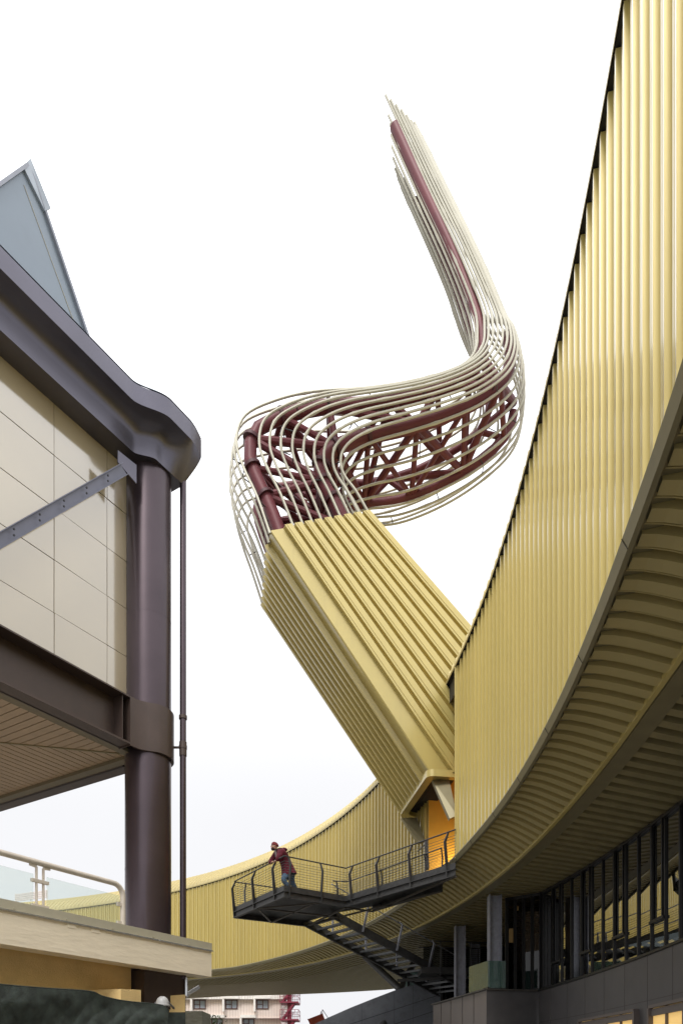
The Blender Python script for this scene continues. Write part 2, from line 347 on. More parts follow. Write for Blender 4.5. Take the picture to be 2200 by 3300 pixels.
for k, (Ya, Yb) in enumerate([(21.4, 17.65), (16.8, 13.4), (12.4, 9.5)]):
    ta, tb = tY(Yb, GO), tY(Ya, GO); m = MB(); hd = 1.40
    for tt in (ta, tb): m.obox(RP(tt, GO - .13, hd / 2 - .4), nrm(RP(tt + .1, 0, 0) - RP(tt, 0, 0)) * .05, V(.11, 0, 0), V(0, 0, hd / 2 + .4))
    m.bar(RP(ta, GO - .13, hd + .03), RP(tb, GO - .13, hd + .03), .2, .07)
    for f in (.25, .5, .75): tt = ta + (tb - ta) * f; m.bar(RP(tt, GO - .16, -.8), RP(tt, GO - .16, hd), .06, .05, (1, 0, 0))
    m.bar(RP(ta, GO - .16, hd - .10), RP(tb, GO - .16, hd - .10), .05, .16)
    wf = m.build('ground_window', BPAN, lower)
    tt = np.linspace(ta, tb, 6)
    MB().grid([[RP(t, GO - .13, -.8) for t in tt], [RP(t, GO - .13, hd) for t in tt]]).build('pane', warm, wf)
# terrace block, balustrade, door glass, columns
c0, c1, c2 = V(6.72, 25.0), V(4.75, 24.45), V(3.7, 30.1)
def up(p, h): return V(p[0], p[1], EYE + h)
m = MB(); m.prism([tuple(c0), (8.5, 26), (8.5, 33), (4.6, 33), tuple(c2), tuple(c1)], 0, EYE + SILL - .05); m.build('terrace_block', BPAN, lower)
m = MB(); m.quad(up(c1, -1.6), up(c0, -1.6), up(c0, SILL - .06), up(c1, SILL - .06)); m.v = [(x, y - .006, z) for x, y, z in m.v]; m.build('terrace_front', DPAN, lower)  # same panels coloured darker on the shaded front, browner on the lit side
m = MB()
for f in (.2, .4, .62, .82): p = c1 + (c2 - c1) * f; m.bar(up(p, -1.6) - V(.01, 0, 0), up(p, SILL - .06) - V(.01, 0, 0), .012, .012)
m.bar(up(c1, SILL - .03), up(c2, SILL - .03), .16, .05); m.bar(up(c1, SILL - .03), up(c0, SILL - .03), .12, .05); m.build('coping', JOINT, lower)
bal = MB(); bal.bar(up(c1, SILL) + V(.08, .08, .02), up(c1 + (c2 - c1) * .28, SILL) + V(.08, 0, .02), .05, .06); bal.bar(up(c1, SILL) + V(.1, .1, .02), up(c1 + (c0 - c1) * .32, SILL) + V(0, .1, .02), .05, .06)
bo = bal.build('balustrade', FRAMEM, lower)
for a, b in ((c1 + V(.08, .1), c1 + (c2 - c1) * .28), (c1 + V(.1, .08), c1 + (c0 - c1) * .34)):
    m = MB(); d = V(b[0] - a[0], b[1] - a[1], 0) / 2; m.obox(up((a + b) / 2, SILL + .47), d, nrm(V(-d[1], d[0], 0)) * .008, V(0, 0, .45)); m.build('glass_panel', GLASSD, bo)
for x, y, w_ in ((5.28, 25.75, .2), (4.95, 31.2, .24), (6.35, 35.5, .2)):
    MB().ibeam((x, y, 1.6), (x, y, EYE + 6.05), .44, .42, .03, .02, (1, 0, 0)).build('steel_column', GALV, lower)
m = MB()
p0, p1 = c0 + (c1 - c0) * .52 + V(.05, 1.2), c0 + V(0, .1)
for f in np.linspace(0, 1, 5): p = p0 + (p1 - p0) * f; m.bar(up(p, SILL), up(p, 6.0), .08, .12, (1, 0, 0))
m.bar(up(p0, SILL + .04), up(p1, SILL + .04), .1, .08); m.bar(up(p0, 5.95), up(p1, 5.95), .1, .1)
dg = m.build('door_glazing', FRAMEM, lower); MB().quad(up(p0, SILL), up(p1, SILL), up(p1, 6), up(p0, 6)).build('pane', GLASSK, dg)
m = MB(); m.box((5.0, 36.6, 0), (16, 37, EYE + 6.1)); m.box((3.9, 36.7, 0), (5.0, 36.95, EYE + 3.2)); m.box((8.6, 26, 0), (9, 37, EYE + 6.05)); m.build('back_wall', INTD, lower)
m = MB()
for x in np.arange(4.4, 8.5, .7): m.bar((x, 36.45, 3), (x, 36.45, EYE + 6.1), .06, .1, (1, 0, 0))
bw = m.build('back_glazing', FRAMEM, lower); MB().quad((4.0, 36.5, 3), (8.6, 36.5, 3), (8.6, 36.5, EYE + 6.1), (4.0, 36.5, EYE + 6.1)).build('pane', GLASSK, bw)
m = MB(); m.bar(P(1640, 3015, 27.5), P(1655, 3015, 27.5), .12, .5); m.bar(P(1800 - 140, 2925, 27.5), P(1668, 2925, 27.5), .1, .2); m.build('ceiling_lamp', emis('amber_lamp', (.95, .55, .22), .35), lower)
# V struts carrying the wing
m = MB()
for a, b in (((1174, 3080, 41), (1296, 3195, 38.5)), ((1345, 3080, 41.5), (1290, 3190, 38.6))):
    A, B = P(*a), P(*b); d = nrm(B - A); k = (B[2] - 0) / -d[2]; m.tube([A - d * .4, B + d * k], .19, 12)
m.build('support_strut', STEEL, ring, True)

# ================================================================== TOWER (clad base + tube cage)
AX = V(.988, .152, 0); DD = V(-.152, .988, 0); O0 = V(-2.3, 24.0, 17.4 + EYE)
tower = thing('tube_tower', 'leaning gold box rising into a twisting cage of pale tubes round red steel trusses', 'sculptural tower', (4.6, 25, 12))
def FP(wd, h, dep=0.): return O0 + AX * wd + DD * dep + V(0, 0, h)         # tower frame: width, height from ridge top, depth
# front face quad: ridge (0,0)->(5.35,-7.53); right edge (3.29,.94)->(9.0,-4.8)
rt, rb, et, eb = V(0, 0), V(6.6, -9.3), V(3.29, .94), V(9.6, -5.41)
def fz(wd): return np.interp(wd, [5.35, 8], [-7.53, -7.50])
def front(u, v, lift=0.):                     # u across, v down
    a = rt + (rb - rt) * v; b = et + (eb - et) * v; p = a + (b - a) * u
    return p, lift
def clampz(a, b):                             # lower end of a rib line cut at the opening height
    zc = -7.53
    if b[1] < zc: f = (zc - a[1]) / (b[1] - a[1]); return a + (b - a) * f
    return b
m = MB(); nr = 9; prof = [(0, 0), (.06, .0), (.09, .04), (.13, .04), (.17, .16), (.34, .16), (.36, .175), (.40, .175), (.42, .16), (.86, .16), (.9, 0)]
U0 = .125; us = [(U0, 0)]
for i in range(nr):
    for f, d in prof: us.append((U0 + (1 - U0) * (i + f) / nr, d))
us.append((1, 0)); top, bot = [], []
for u, d in us:
    a = rt + (et - rt) * u; b = clampz(a, rb + (eb - rb) * u); top.append(FP(a[0], a[1], -d)); bot.append(FP(b[0], b[1], -d))
m.grid([top, bot]); m.build('front_cladding', GOLD, tower)
DEP = 3.95; sl = nrm(rb - rt); un = V(sl[1], -sl[0]); bq = clampz(rt, rb)
ta_ = rt + (et - rt) * U0; tb_ = clampz(ta_, rb + (eb - rb) * U0); RT_, RB_ = np.linalg.norm(ta_ - rt), tb_[0] - bq[0]
prof = [(0, 0), (.30, 0), (.40, .17), (.66, .17), (.80, 0)]; m = MB(); us = []; nu = 9; D0_ = .43
for i in range(nu):
    for f, d in prof: us.append((D0_ / DEP + (.99 - D0_ / DEP) * (i + f) / nu, d))
us += [(1, 0)]; top, bot = [], []
for u, d in us:
    top.append(FP(*(rt + un * d), DEP * u)); bot.append(FP(bq[0] + un[0] * d, bq[1] + un[1] * d, DEP * u))
m.grid([top, bot]); m.build('under_cladding', GOLD, tower)
m = MB(); top, bot = [], []
for k in range(9):
    a = math.pi / 2 * k / 8; cs = [0, .80, .88, .93, .965, 1, 1, 1, 1][k]; p = rt + (ta_ - rt) * (1 - cs); q = bq + (tb_ - bq) * (1 - cs); dd_ = D0_ * [0, 0, 0, 0, .035, .07, .12, .2, 1][k]; dt_ = D0_ * [0, 0, 0, 0, .035, .07, .12, .2, 1][k]; top.append(FP(*p, dt_)); bot.append(FP(*q, dd_))
m.grid([top, bot]); m.build('corner_trim', GOLD, tower, True)
m = MB(); eq = clampz(et, eb)                # back and right faces and the inner lining
m.quad(FP(*rt, DEP), FP(*bq, DEP), FP(*clampz(et, eb), DEP), FP(*et, DEP)); m.quad(FP(*et, 0), FP(*eq, 0), FP(*eq, DEP), FP(*et, DEP)); m.build('rear_cladding', GOLD, tower)
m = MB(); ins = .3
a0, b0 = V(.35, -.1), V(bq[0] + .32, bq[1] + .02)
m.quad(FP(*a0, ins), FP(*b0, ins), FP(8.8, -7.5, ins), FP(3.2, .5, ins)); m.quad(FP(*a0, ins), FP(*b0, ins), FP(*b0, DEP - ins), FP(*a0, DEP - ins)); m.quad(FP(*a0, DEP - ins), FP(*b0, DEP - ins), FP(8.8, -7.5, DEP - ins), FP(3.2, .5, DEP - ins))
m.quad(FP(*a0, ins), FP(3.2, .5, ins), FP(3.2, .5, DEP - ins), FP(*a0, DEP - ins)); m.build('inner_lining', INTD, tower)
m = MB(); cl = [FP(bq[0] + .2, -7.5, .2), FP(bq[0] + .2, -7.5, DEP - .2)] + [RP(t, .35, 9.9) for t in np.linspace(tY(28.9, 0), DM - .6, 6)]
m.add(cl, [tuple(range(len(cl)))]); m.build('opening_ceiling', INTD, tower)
# rounded lip round the lower opening
lipc = []
for k in range(7): a = math.pi / 2 * k / 6; lipc.append((bq[0] + .06 - .24 * math.sin(a), .04 - .24 * math.cos(a)))
lipc = [(7.6, -.20)] + lipc
for k in range(5): a = math.pi / 2 * k / 4; lipc.append((bq[0] + .24 - .42 * math.cos(a), DEP - .35 + .42 * math.sin(a)))
lipc += [(7.0, DEP + .07)]
m = MB(); cen = V(bq[0] + 2.2, DEP / 2)
def inn(p, k=.26): q = V(*p); d = cen - q; sx_ = np.sign(d) * np.minimum(np.abs(d), k); return q + sx_
rows = [[FP(x, -7.43, y) for x, y in lipc], [FP(x, -7.66, y) for x, y in lipc], [FP(inn(p)[0], -7.66, inn(p)[1]) for p in lipc], [FP(inn(p)[0], -7.3, inn(p)[1]) for p in lipc]]
m.grid(rows); m.build('canopy_lip', GOLD, tower, True, angle=30)
for a, b, wid in (((1418, 2520, 25.0), (1458, 2628, 24.2), .42), ((1318, 2648, 28.2), (1357, 2708, 27.2), .42)):
    A, B = P(*a), P(*b); m = MB(); m.add([A + V(-.3, 0, .15), A + V(.28, 0, .15), B + V(.14, 0, 0), B + V(-.1, 0, -.1), A + V(-.3, .25, .15), A + V(.28, .25, .15), B + V(.14, .25, 0), B + V(-.1, .25, -.1)], [(0, 1, 2, 3), (7, 6, 5, 4), (0, 4, 5, 1), (1, 5, 6, 2), (2, 6, 7, 3), (3, 7, 4, 0)])
    m.build('bracket', GOLDD, tower)

# ---- cage: stations (front-outer xy, front-inner xy in picture units of the enlarged crop), depth, rear vector, roundness
def z6(x, y): return 700 + x * .6696, 1100 + y * .6696
def z7(x, y): return 1150 + x / 2.24, 250 + y / 2.24
ST = []
def st(fo, fi, Yf, dv, rnd, Yi=None):
    a = P(*fo, Yf); b = P(*fi, Yi or Yf); d = V(*dv); ST.append(np.concatenate([a, b, d, [rnd]]))
FOc, FIc = FP(.0, -.1), FP(3.29, .84)
ST.append(np.concatenate([FOc, FIc, DD * 3.95, [0.]]))
st(z6(185, 740), z6(675, 715), 24.0, (-.6, 3.9, .0), .12, 24.4)
st(z6(108, 590), z6(640, 640), 24.0, (-.55, 3.85, .0), .35, 24.3)
st(z6(62, 450), z6(628, 580), 24.0, (-.5, 3.85, .0), .5, 24.2)
st(z6(100, 310), z6(640, 510), 24.0, (-.4, 3.95, -.15), .6, 24.1)
st(z6(260, 228), z6(690, 445), 24.0, (-.3, 4.1, -.4), .62, 24.0)
st(z6(450, 185), z6(790, 390), 24.0, (-.2, 4.25, -.55), .62)
st(z6(700, 168), z6(950, 335), 24.0, (-.1, 4.4, -.7), .62)
st(z6(900, 143), z6(1125, 280), 24.0, (.25, 4.2, -.6), .62)
st(z6(1060, 103), z6(1290, 210), 24.1, (.6, 3.9, -.4), .7)
st(z6(1160, 62), z6(1415, 112), 24.2, (.95, 3.6, -.15), .8)
st(z6(1213, 5), z6(1462, 8), 24.4, (.95, 3.3, .15), .9)
st(z6(1228, -68), z6(1452, -90), 24.7, (.5, 2.6, .6), 1)
st(z7(835, 1650), z7(1115, 1690), 25.0, (-.25, 2.0, .9), 1)
st(z7(740, 1400), z7(1005, 1440), 25.2, (-.35, 1.6, .8), 1)
st(z7(620, 1130), z7(885, 1180), 25.4, (-.4, 1.3, .6), 1)
st(z7(475, 830), z7(735, 880), 25.7, (-.4, 1.1, .45), 1)
st(z7(325, 500), z7(580, 570), 26.0, (-.4, .95, .3), 1)
st(z7(140, 90), z7(410, 225), 26.3, (-.35, .8, .2), 1)
NS = 7; SP = spline(ST, NS); NSP = len(SP)
def cage(s, u, v):                            # s index (float), u,v in -1..1
    i = min(int(s), NSP - 2); f = s - i; q = SP[i] * (1 - f) + SP[i + 1] * f
    fo, fi, d, rd = q[:3], q[3:6], q[6:9], min(max(q[9], 0), 1)
    if rd > 0:                                # square towards circle
        L_ = math.hypot(u, v); mxx = max(abs(u), abs(v)); k = (mxx / L_) ** (.75 * rd) if L_ else 1; k *= 1 + .04 * rd; u, v = u * k, v * k
    a = (u + 1) / 2; b = (v + 1) / 2
    return fo + (fi - fo) * a + d * b
ring_uv = [(u, -1.) for u in (-1., -.52, -.33, -.14, .05, .24, .43, .62, .81, 1.)]
ring_uv += [(1., -1 + 2 * (i + 1) / 8.) for i in range(8)] + [(u, 1.) for u in (.4, -.2, -.75)] + [(-1., v) for v in (1., .7, .4, .1, -.2, -.5, -.78)]
for k, (u, v) in enumerate(ring_uv):
    if u == -1.: cut = 2.6 + 7.0 * ((v + 1) / 2) ** .9
    elif v == 1.: cut = 7.5
    elif v == -1.: cut = max(0, .9 * (u + .52) / .2 * .55 - (k == 8) * 1.2)
    else: cut = 2.6 + (k * 7 % 5) * .4
    e = NSP - 1 - cut; n = 92
    path = [cage(e * i / n, u, v) for i in range(n + 1)]
    MB().tube(path, [.043 + (.013 if (i + k * 5) % 15 == 0 else 0) for i in range(n + 1)], 7).build('cage_tube', TUBE, tower, True)
# red chords and bracing
def chord(u, v, s0, s1, r, n=60, rr=None):
    return [cage(s0 + (s1 - s0) * i / n, u, v) for i in range(n + 1)]
CH = [(-.74, -.79), (.62, -.70), (.66, .62), (-.6, .60)]
E1 = NSP - 1
rad = [.215, .235, .19, .13]
ends = [E1 - 3.6, 84, 76, E1 - 12]
for (u, v), r, e in zip(CH, rad, ends):
    e = min(e, E1 - .5)
    p = chord(u, v, -0.0 if True else 0, e, r, 26)
    MB().tube(p, [r * (1 if i < 14 else max(.86, 1 - (i - 14) * .02)) for i in range(27)], 14).build('truss_chord', REDT, tower, True)
nodes = [1, 9, 17, 25, 34, 43, 52, 61, 70, 78]
def ND(j, c): return cage(min(nodes[j], E1 - 1), *CH[c])
br = []
for j in range(len(nodes) - 1):
    for a, b in ((0, 1), (1, 2), (2, 3), (3, 0)):
        if (j + a) % 2 == 0 or a == 1: br.append((ND(j, a), ND(j, b), .10))
        if a in (0, 1, 2): br.append((ND(j, a), ND(j + 1, b), .125) if (j + a) % 2 else (ND(j, b), ND(j + 1, a), .125))
        if a in (1, 3) and j < 7: br.append((ND(j, b), ND(j + 1, a), .09) if (j + a) % 2 else (ND(j, a), ND(j + 1, b), .09))
    br.append((ND(j, 0), ND(j + 1, 2), .11) if j % 2 == 0 else (ND(j, 2), ND(j + 1, 0), .11))
for a, b, r in br:
    if np.linalg.norm(a - b) < .3: continue
    MB().tube([a, (a + b) / 2, b], r, 9).build('truss_brace', REDT, tower, True)
for j in range(1, 6):
    for c in (0, 1, 2):
        s_ = nodes[j]; p = ND(j, c); t_ = nrm(cage(s_ + .5, *CH[c]) - cage(s_ - .5, *CH[c]))
        MB().tube([p - t_ * .05, p + t_ * .05], rad[c] + .085, 16).build('flange', REDD, tower, True)
sp_rods = []
for j in range(46):                           # short stays between tubes and chords
    s_ = 6 + j * 1.55; k = (j * 11) % len(ring_uv); u, v = ring_uv[k]; u2, v2 = ring_uv[(k + 1) % len(ring_uv)]
    c = min(CH, key=lambda q_: (q_[0] - u) ** 2 + (q_[1] - v) ** 2)
    A = cage(s_, u, v); B = cage(s_, u2, v2); Dn = nrm(cage(s_, u * .7, v * .7) - A)
    m = MB(); m.tube([A, A + Dn * .34], .018, 6)
    if j % 2: m.tube([A, B], .016, 6)
    m.build('spacer_rod', STEEL, tower)

# ================================================================== STEEL STAIR AND LOOKOUT
stair = thing('lookout_staircase', 'dark steel footbridge with lookout platform and open stairs hung on the gold wing', 'steel staircase', (0, 29, 0))
DZ = EYE + 6.5
ud, vd = V(-.57, .82, 0), V(.82, .57, 0)
A0 = V(3.60, 23.55, DZ); K = V(.16, 28.05, DZ); Q = V(-2.03, 26.45, DZ); T = V(-4.30, 30.0, DZ); B1 = V(-1.5, 31.6, DZ); S0 = V(-.30, 29.75, DZ)
wb = 1.85                                     # bridge width
A1 = A0 + vd * 0 + V(.1, 3.2, 0); S0 = V(1.45, 29.6, DZ)
A1 = V(3.1, 27.1, DZ)
A1 = V(3.42, 25.5, DZ)
deck = [A0, K, Q, T, V(-1.5, 31.75, DZ), V(-.2, 29.95, DZ), V(1.2, 28.75, DZ), A1]
m = MB(); m.prism([(p[0], p[1]) for p in deck], DZ - .16, DZ - .10); m.build('deck', STEEL, stair)
m = MB()
for a, b in ((A0, K), (K, Q), (Q, T), (T, deck[4]), (deck[6], deck[7])):
    m.bar(a - V(0, 0, .02), b - V(0, 0, .02), .03, .2)                       # kerb plate
    m.ibeam(a - V(0, 0, .24), b - V(0, 0, .24), .14, .24)
m.build('edge_beam', STEEL, stair)
m = MB(); fl = lambda p: p - V(0, 0, .36)
X1 = fl(Q); Tm = fl((Q + T) / 2); KK = fl(K); B_ = fl(deck[4]); S_ = fl(deck[5]); Bm = fl((T + deck[4]) / 2)
KQ = fl((K + Q) / 2)
for a, b in ((Tm, KQ + (KK - KQ) * .1), (Tm, S_), (Tm, Bm), (Bm, KQ), (B_, KK), (B_, S_), (Tm + V(.1, 0, 0), S_ + V(.3, 0, 0)), (S_, fl(A1)), (KK, fl(deck[6])), (fl(A0), fl(deck[6]))):
    m.bar(a, b, .09, .05)
m.build('underframe', mat('worn_brown_steel', (.10, .09, .075), .55, .2, .2, 5), stair)
def outw(a, b, side):                         # horizontal outward normal
    d = nrm(b - a); return V(d[1], -d[0], 0) * side
def rail(parts, posts, side, parent, hgt=1.12, ncab=10, handr=.026, top_out=.0):
    """polyline parts [(p,q)...] of deck edges; posts as list of points with normals; cables and handrail follow"""
    hp = []
    m = MB()
    for p, nn in posts:
        a = p + nn * .05 - V(0, 0, .36); b = p + nn * .16 + V(0, 0, .80); c = p + nn * .0 + V(0, 0, hgt)
        t_ = np.cross(nn, V(0, 0, 1))
        prof_ = [(a, .11), (b, .085), (c, .05)]
        for (s0, w0), (s1, w1) in zip(prof_, prof_[1:]):
            o1, o2 = nn * w0, nn * w1
            m.add([s0 - o1 - t_ * .02, s0 + o1 * .1 - t_ * .02, s0 + o1 * .1 + t_ * .02, s0 - o1 + t_ * .02, s1 - o2 - t_ * .02, s1 + o2 * .1 - t_ * .02, s1 + o2 * .1 + t_ * .02, s1 - o2 + t_ * .02],
                  [(3, 2, 1, 0), (4, 5, 6, 7), (0, 1, 5, 4), (1, 2, 6, 5), (2, 3, 7, 6), (3, 0, 4, 7)])
        hp.append(1)
        m.build('rail_post', STEEL, parent); m = MB()
    h = MB(); cb_ = MB()
    for pl in parts:
        h.tube([p + V(0, 0, hgt) for p in pl], handr, 8)
        for k in range(ncab):
            z = .12 + k * (hgt - .2) / ncab; o_ = .14 if z < .8 else .14 * (hgt - z) / .32
            cb_.tube([p + V(0, 0, z) for p in pl], .0075, 5)
    h.build('handrail', STEEL, parent, True); cb_.build('rail_cables', CABLE, parent)
nK = V(-.82, -.57, 0); nQ = V(.57, -.82, 0)
def along(a, b, fs): return [a + (b - a) * f for f in fs]
g1 = stair
posts = [(p, nK) for p in along(A0, K, (.06, .36, .66, .93))] + [(p, nQ) for p in along(K, Q, (.42, .93))] + [(p, nK) for p in along(Q, T, (.16, .56, .99))]
rail([[A0, K, Q, T]], posts, 1, stair)
nT = V(-.3, .95, 0)
rail([[T, deck[4]]], [(p, V(-.5, .85, 0)) for p in along(T, deck[4], (.15, .75))], 1, stair, hgt=1.1)
rail([[deck[5] + V(-.15, .0, 0), deck[5] + V(.5, .05, 0), deck[6], A1]], [(p, V(.4, .9, 0)) for p in (deck[5], deck[6] + V(.3, -.5, 0), A1 + V(-.5, .7, 0), A1)], 1, stair)
# flight of stairs going down to the right, under the wing
NSt = 17; n0, f0 = V(-.30, 29.95, EYE + 6.28), V(-1.5, 31.6, EYE + 6.28)
sd = vd; RUN, RIS = .455, .152
def sp_(base, L_): return base + sd * L_ - V(0, 0, RIS / RUN * L_)
LEN = NSt * RUN
for b_ in (n0, f0):
    m = MB(); p, q_ = sp_(b_, -.1), sp_(b_, LEN); m.bar(p, q_, .035, .34); m.bar(p - V(0, 0, .17), q_ - V(0, 0, .17), .12, .03); m.build('stringer', STEEL, stair)
for i in range(NSt):
    m = MB(); a, b = sp_(n0, (i + .5) * RUN), sp_(f0, (i + .5) * RUN); m.bar(a, b, .30, .045); 
    m.bar(a - sd * .14 - V(0, 0, .03), b - sd * .14 - V(0, 0, .03), .02, .08)
    m.build('tread', mat('worn_tread_steel', (.13, .135, .14), .4, .3, .3, 9) if i == 0 else bpy.data.materials['worn_tread_steel'], stair)
nn_ = V(.57, -.82, 0)
for b_, nn2 in ((n0, nn_), (f0, -nn_)):
    for L_ in (1.4, 3.2, 5.0, 6.8):
        p = sp_(b_, L_) + nn2 * .05; m = MB(); q1 = p + nn2 * .20 + V(.12, .0, .95); q2 = q1 + V(-.02, .0, .16) - nn2 * .1
        m.bar(p - V(0, 0, .1), q1, .035, .09, (.8, .5, 0)); m.bar(q1, q2, .03, .06, (.8, .5, 0)); m.build('stair_post', GALV, stair)
    h = MB(); h.tube([sp_(b_, -.2) + V(0, 0, 1.1) + nn2 * .12, sp_(b_, 6.9) + V(0, 0, 1.1) + nn2 * .12], .024, 8); h.build('stair_handrail', GALV, stair, True)
    h = MB()
    for k in range(8):
        z = .2 + .1 * k; h.tube([sp_(b_, -.1) + V(0, 0, z) + nn2 * .15, sp_(b_, 6.9) + V(0, 0, z) + nn2 * .15], .007, 5)
    h.build('stair_cables', CABLE, stair)
# intermediate landing to the terrace door
lz = EYE + 4.55; ld_ = [V(3.5, 32.6, lz), V(6.5, 33.0, lz), V(6.5, 34.6, lz), V(3.5, 34.2, lz)]
m = MB(); m.prism([(p[0], p[1]) for p in ld_], lz - .28, lz); m.bar(V(2.5, 33.5, lz - .5), V(6.4, 33.4, lz - .32), .1, .12); m.build('landing', STEEL, stair)
rail([[ld_[0] + V(.6, 0, 0), ld_[1]]], [(p, V(.1, -.99, 0)) for p in along(ld_[0], ld_[1], (.28, .72, .98))], 1, stair)
rail([[ld_[3], ld_[2]]], [(p, V(0, .99, 0)) for p in along(ld_[3], ld_[2], (.2, .6, .95))], 1, stair)
# door frame stay and gate by the doorway
m = MB(); m.bar(P(1345, 2745, 26.5), P(1375, 2715, 26.5), .04, .04); m.bar(P(1372, 2708, 26.3), P(1377, 2800, 26.3), .10, .2); m.build('gate_post', STEEL, stair)

# ================================================================== PERSON leaning on the rail
pn = thing('person', 'person in maroon jacket, beanie and blue jeans leaning with folded hands on the lookout rail', 'person', (-1.75, 27.25, DZ - .1))
def px(x, y, Y=27.2): return P(820 + x / 7.84, 2680 + y / 7.84, Y)
def skin(name, verts, edges, radii, m_, parent, sub=2, root=0):
    me = bpy.data.meshes.new(name); off = V(*WL[parent.name])
    me.from_pydata([tuple(V(*p) - off) for p in verts], edges, []); o = bpy.data.objects.new(name, me); C.objects.link(o); o.parent = parent; WL[o.name] = tuple(off)
    s = o.modifiers.new('skin', 'SKIN'); s.use_smooth_shade = True
    for i, r in enumerate(radii):
        me.skin_vertices[0].data[i].radius = (r, r) if not hasattr(r, '__len__') else r
        me.skin_vertices[0].data[i].use_root = (i == root)
    o.modifiers.new('sub', 'SUBSURF').levels = sub; o.modifiers['sub'].render_levels = sub
    me.materials.append(m_); return o
SKINM = mat('skin', (.52, .30, .22), .5, 0, .08, 12); JACK = mat('maroon_jacket', (.13, .012, .028), .85, 0, .35, 14, bump=.5, bscale=25)
JEAN = mat('blue_jeans', (.10, .17, .27), .85, 0, .35, 10, bump=.3); BEAN = mat('maroon_knit', (.22, .035, .04), .9, 0, .2, 40, bump=.5, bscale=90)
BEARD = mat('dark_beard', (.05, .03, .025), .9); BLACK = mat('black_cloth', (.02, .02, .022), .9); SCARF = mat('grey_shirt', (.18, .14, .14), .9)
# body: head, neck, chest, pelvis, arms, legs in one skin
Hd = px(505, 375, 27.15)
bv = [px(800, 1100, 27.35), px(790, 900, 27.3), px(730, 600, 27.2), px(600, 470, 27.15), px(540, 440, 27.15),       # 0 pelvis 1 waist 2 chest 3 neck 4 skull base
      px(670, 530, 27.08), px(600, 700, 26.92), px(500, 760, 26.9),                                                  # 5 near shoulder 6 elbow 7 wrist
      px(560, 520, 27.4), px(380, 780, 27.35), px(480, 770, 27.1),                                                   # 8 far shoulder 9 elbow 10 wrist
      px(770, 1130, 27.2), px(720, 1220, 27.05), px(920, 1480, 27.25), px(860, 1540, 27.15),                          # 11 hip 12 knee 13 ankle 14 toe
      px(900, 1130, 27.5), px(930, 1290, 27.55), px(1040, 1500, 27.7), px(960, 1550, 27.6)]                           # 15.. straight leg
be = [(0, 1), (1, 2), (2, 3), (3, 4), (2, 5), (5, 6), (6, 7), (2, 8), (8, 9), (9, 10), (0, 11), (11, 12), (12, 13), (13, 14), (0, 15), (15, 16), (16, 17), (17, 18)]
br_ = [.13, .13, .15, .06, .06, .05, .035, .03, .05, .035, .03, .10, .075, .045, .04, .10, .075, .045, .04]
skin('body', bv, be, br_, SKINM, pn)
jv = [px(850, 1080, 27.35), px(830, 930, 27.33), px(770, 700, 27.25), px(700, 530, 27.18), px(640, 470, 27.15),
      px(670, 520, 26.95), px(600, 690, 26.84), px(545, 745, 26.88), px(575, 540, 27.4), px(385, 790, 27.35), px(445, 765, 27.18)]
skin('jacket', jv, [(0, 1), (1, 2), (2, 3), (3, 4), (3, 5), (5, 6), (6, 7), (3, 8), (8, 9), (9, 10)], [.26, .235, .215, .195, .12, .15, .105, .06, .14, .095, .06], JACK, pn)
m = MB(); ctr = px(850, 1030, 27.35); rows = []   # jacket skirt
for (x, y, a, b) in ((810, 800, .20, .20), (840, 950, .235, .22), (865, 1050, .265, .235), (878, 1105, .285, .24)):
    c = px(x, y, 27.33); rows.append([c + V(a * math.cos(t), b * math.sin(t), -.0 + .07 * math.cos(t) * (1 if y > 900 else 0)) for t in np.linspace(0, 2 * math.pi, 20, endpoint=False)])
m.grid(rows, True); m.build('jacket_hem', JACK, pn, True)
jn = [px(860, 1060, 27.37), px(775, 1130, 27.2), px(715, 1215, 27.06), px(880, 1420, 27.2), px(935, 1490, 27.25), px(925, 1130, 27.5), px(950, 1290, 27.55), px(1030, 1430, 27.66), px(1050, 1500, 27.7)]
skin('jeans', jn, [(0, 1), (1, 2), (2, 3), (3, 4), (0, 5), (5, 6), (6, 7), (7, 8)], [.17, .13, .105, .085, .08, .135, .11, .09, .085], JEAN, pn)
for p, q_ in ((px(930, 1530, 27.25), px(860, 1550, 27.12)), (px(1050, 1535, 27.7), px(970, 1560, 27.6))): MB().tube([p, (p + q_) / 2 + V(0, 0, .01), q_], [.055, .06, .035], 10).build('shoe', BLACK, pn, True)
hd = MB(); hd.ellip(Hd, (.112, .095, .145), 20, 14); hd.ellip(Hd + V(-.06, -.01, -.06), (.07, .062, .08), 14, 10); head = hd.build('head', SKINM, pn, True, angle=180)
m = MB(); n_ = Hd + V(-.118, -.035, -.005); m.add([n_ + V(0, 0, .045), n_ + V(.02, -.02, -.02), n_ + V(.02, .022, -.02), n_ + V(-.03, -.002, -.015)], [(0, 1, 3), (0, 3, 2), (1, 2, 3), (0, 2, 1)]); m.build('nose', SKINM, head)
m = MB()
for yy in (-.055, .02): m.ellip(Hd + V(-.098, yy, .03), (.012, .016, .010), 8, 6)
m.build('eyes', BLACK, head)
m = MB(); m.ellip(Hd + V(.02, -.095, -.0), (.022, .012, .035), 10, 8); m.build('ear', SKINM, head, True)
m = MB(); m.ellip(Hd + V(-.045, -.012, -.088), (.082, .078, .070), 16, 10); m.build('beard', BEARD, pn, True, angle=180)
m = MB(); m.ellip(Hd + V(-.112, -.015, -.072), (.012, .03, .009), 8, 6); m.build('mouth', mat('lips', (.35, .12, .10), .5), head, True)
m = MB(); rows = []
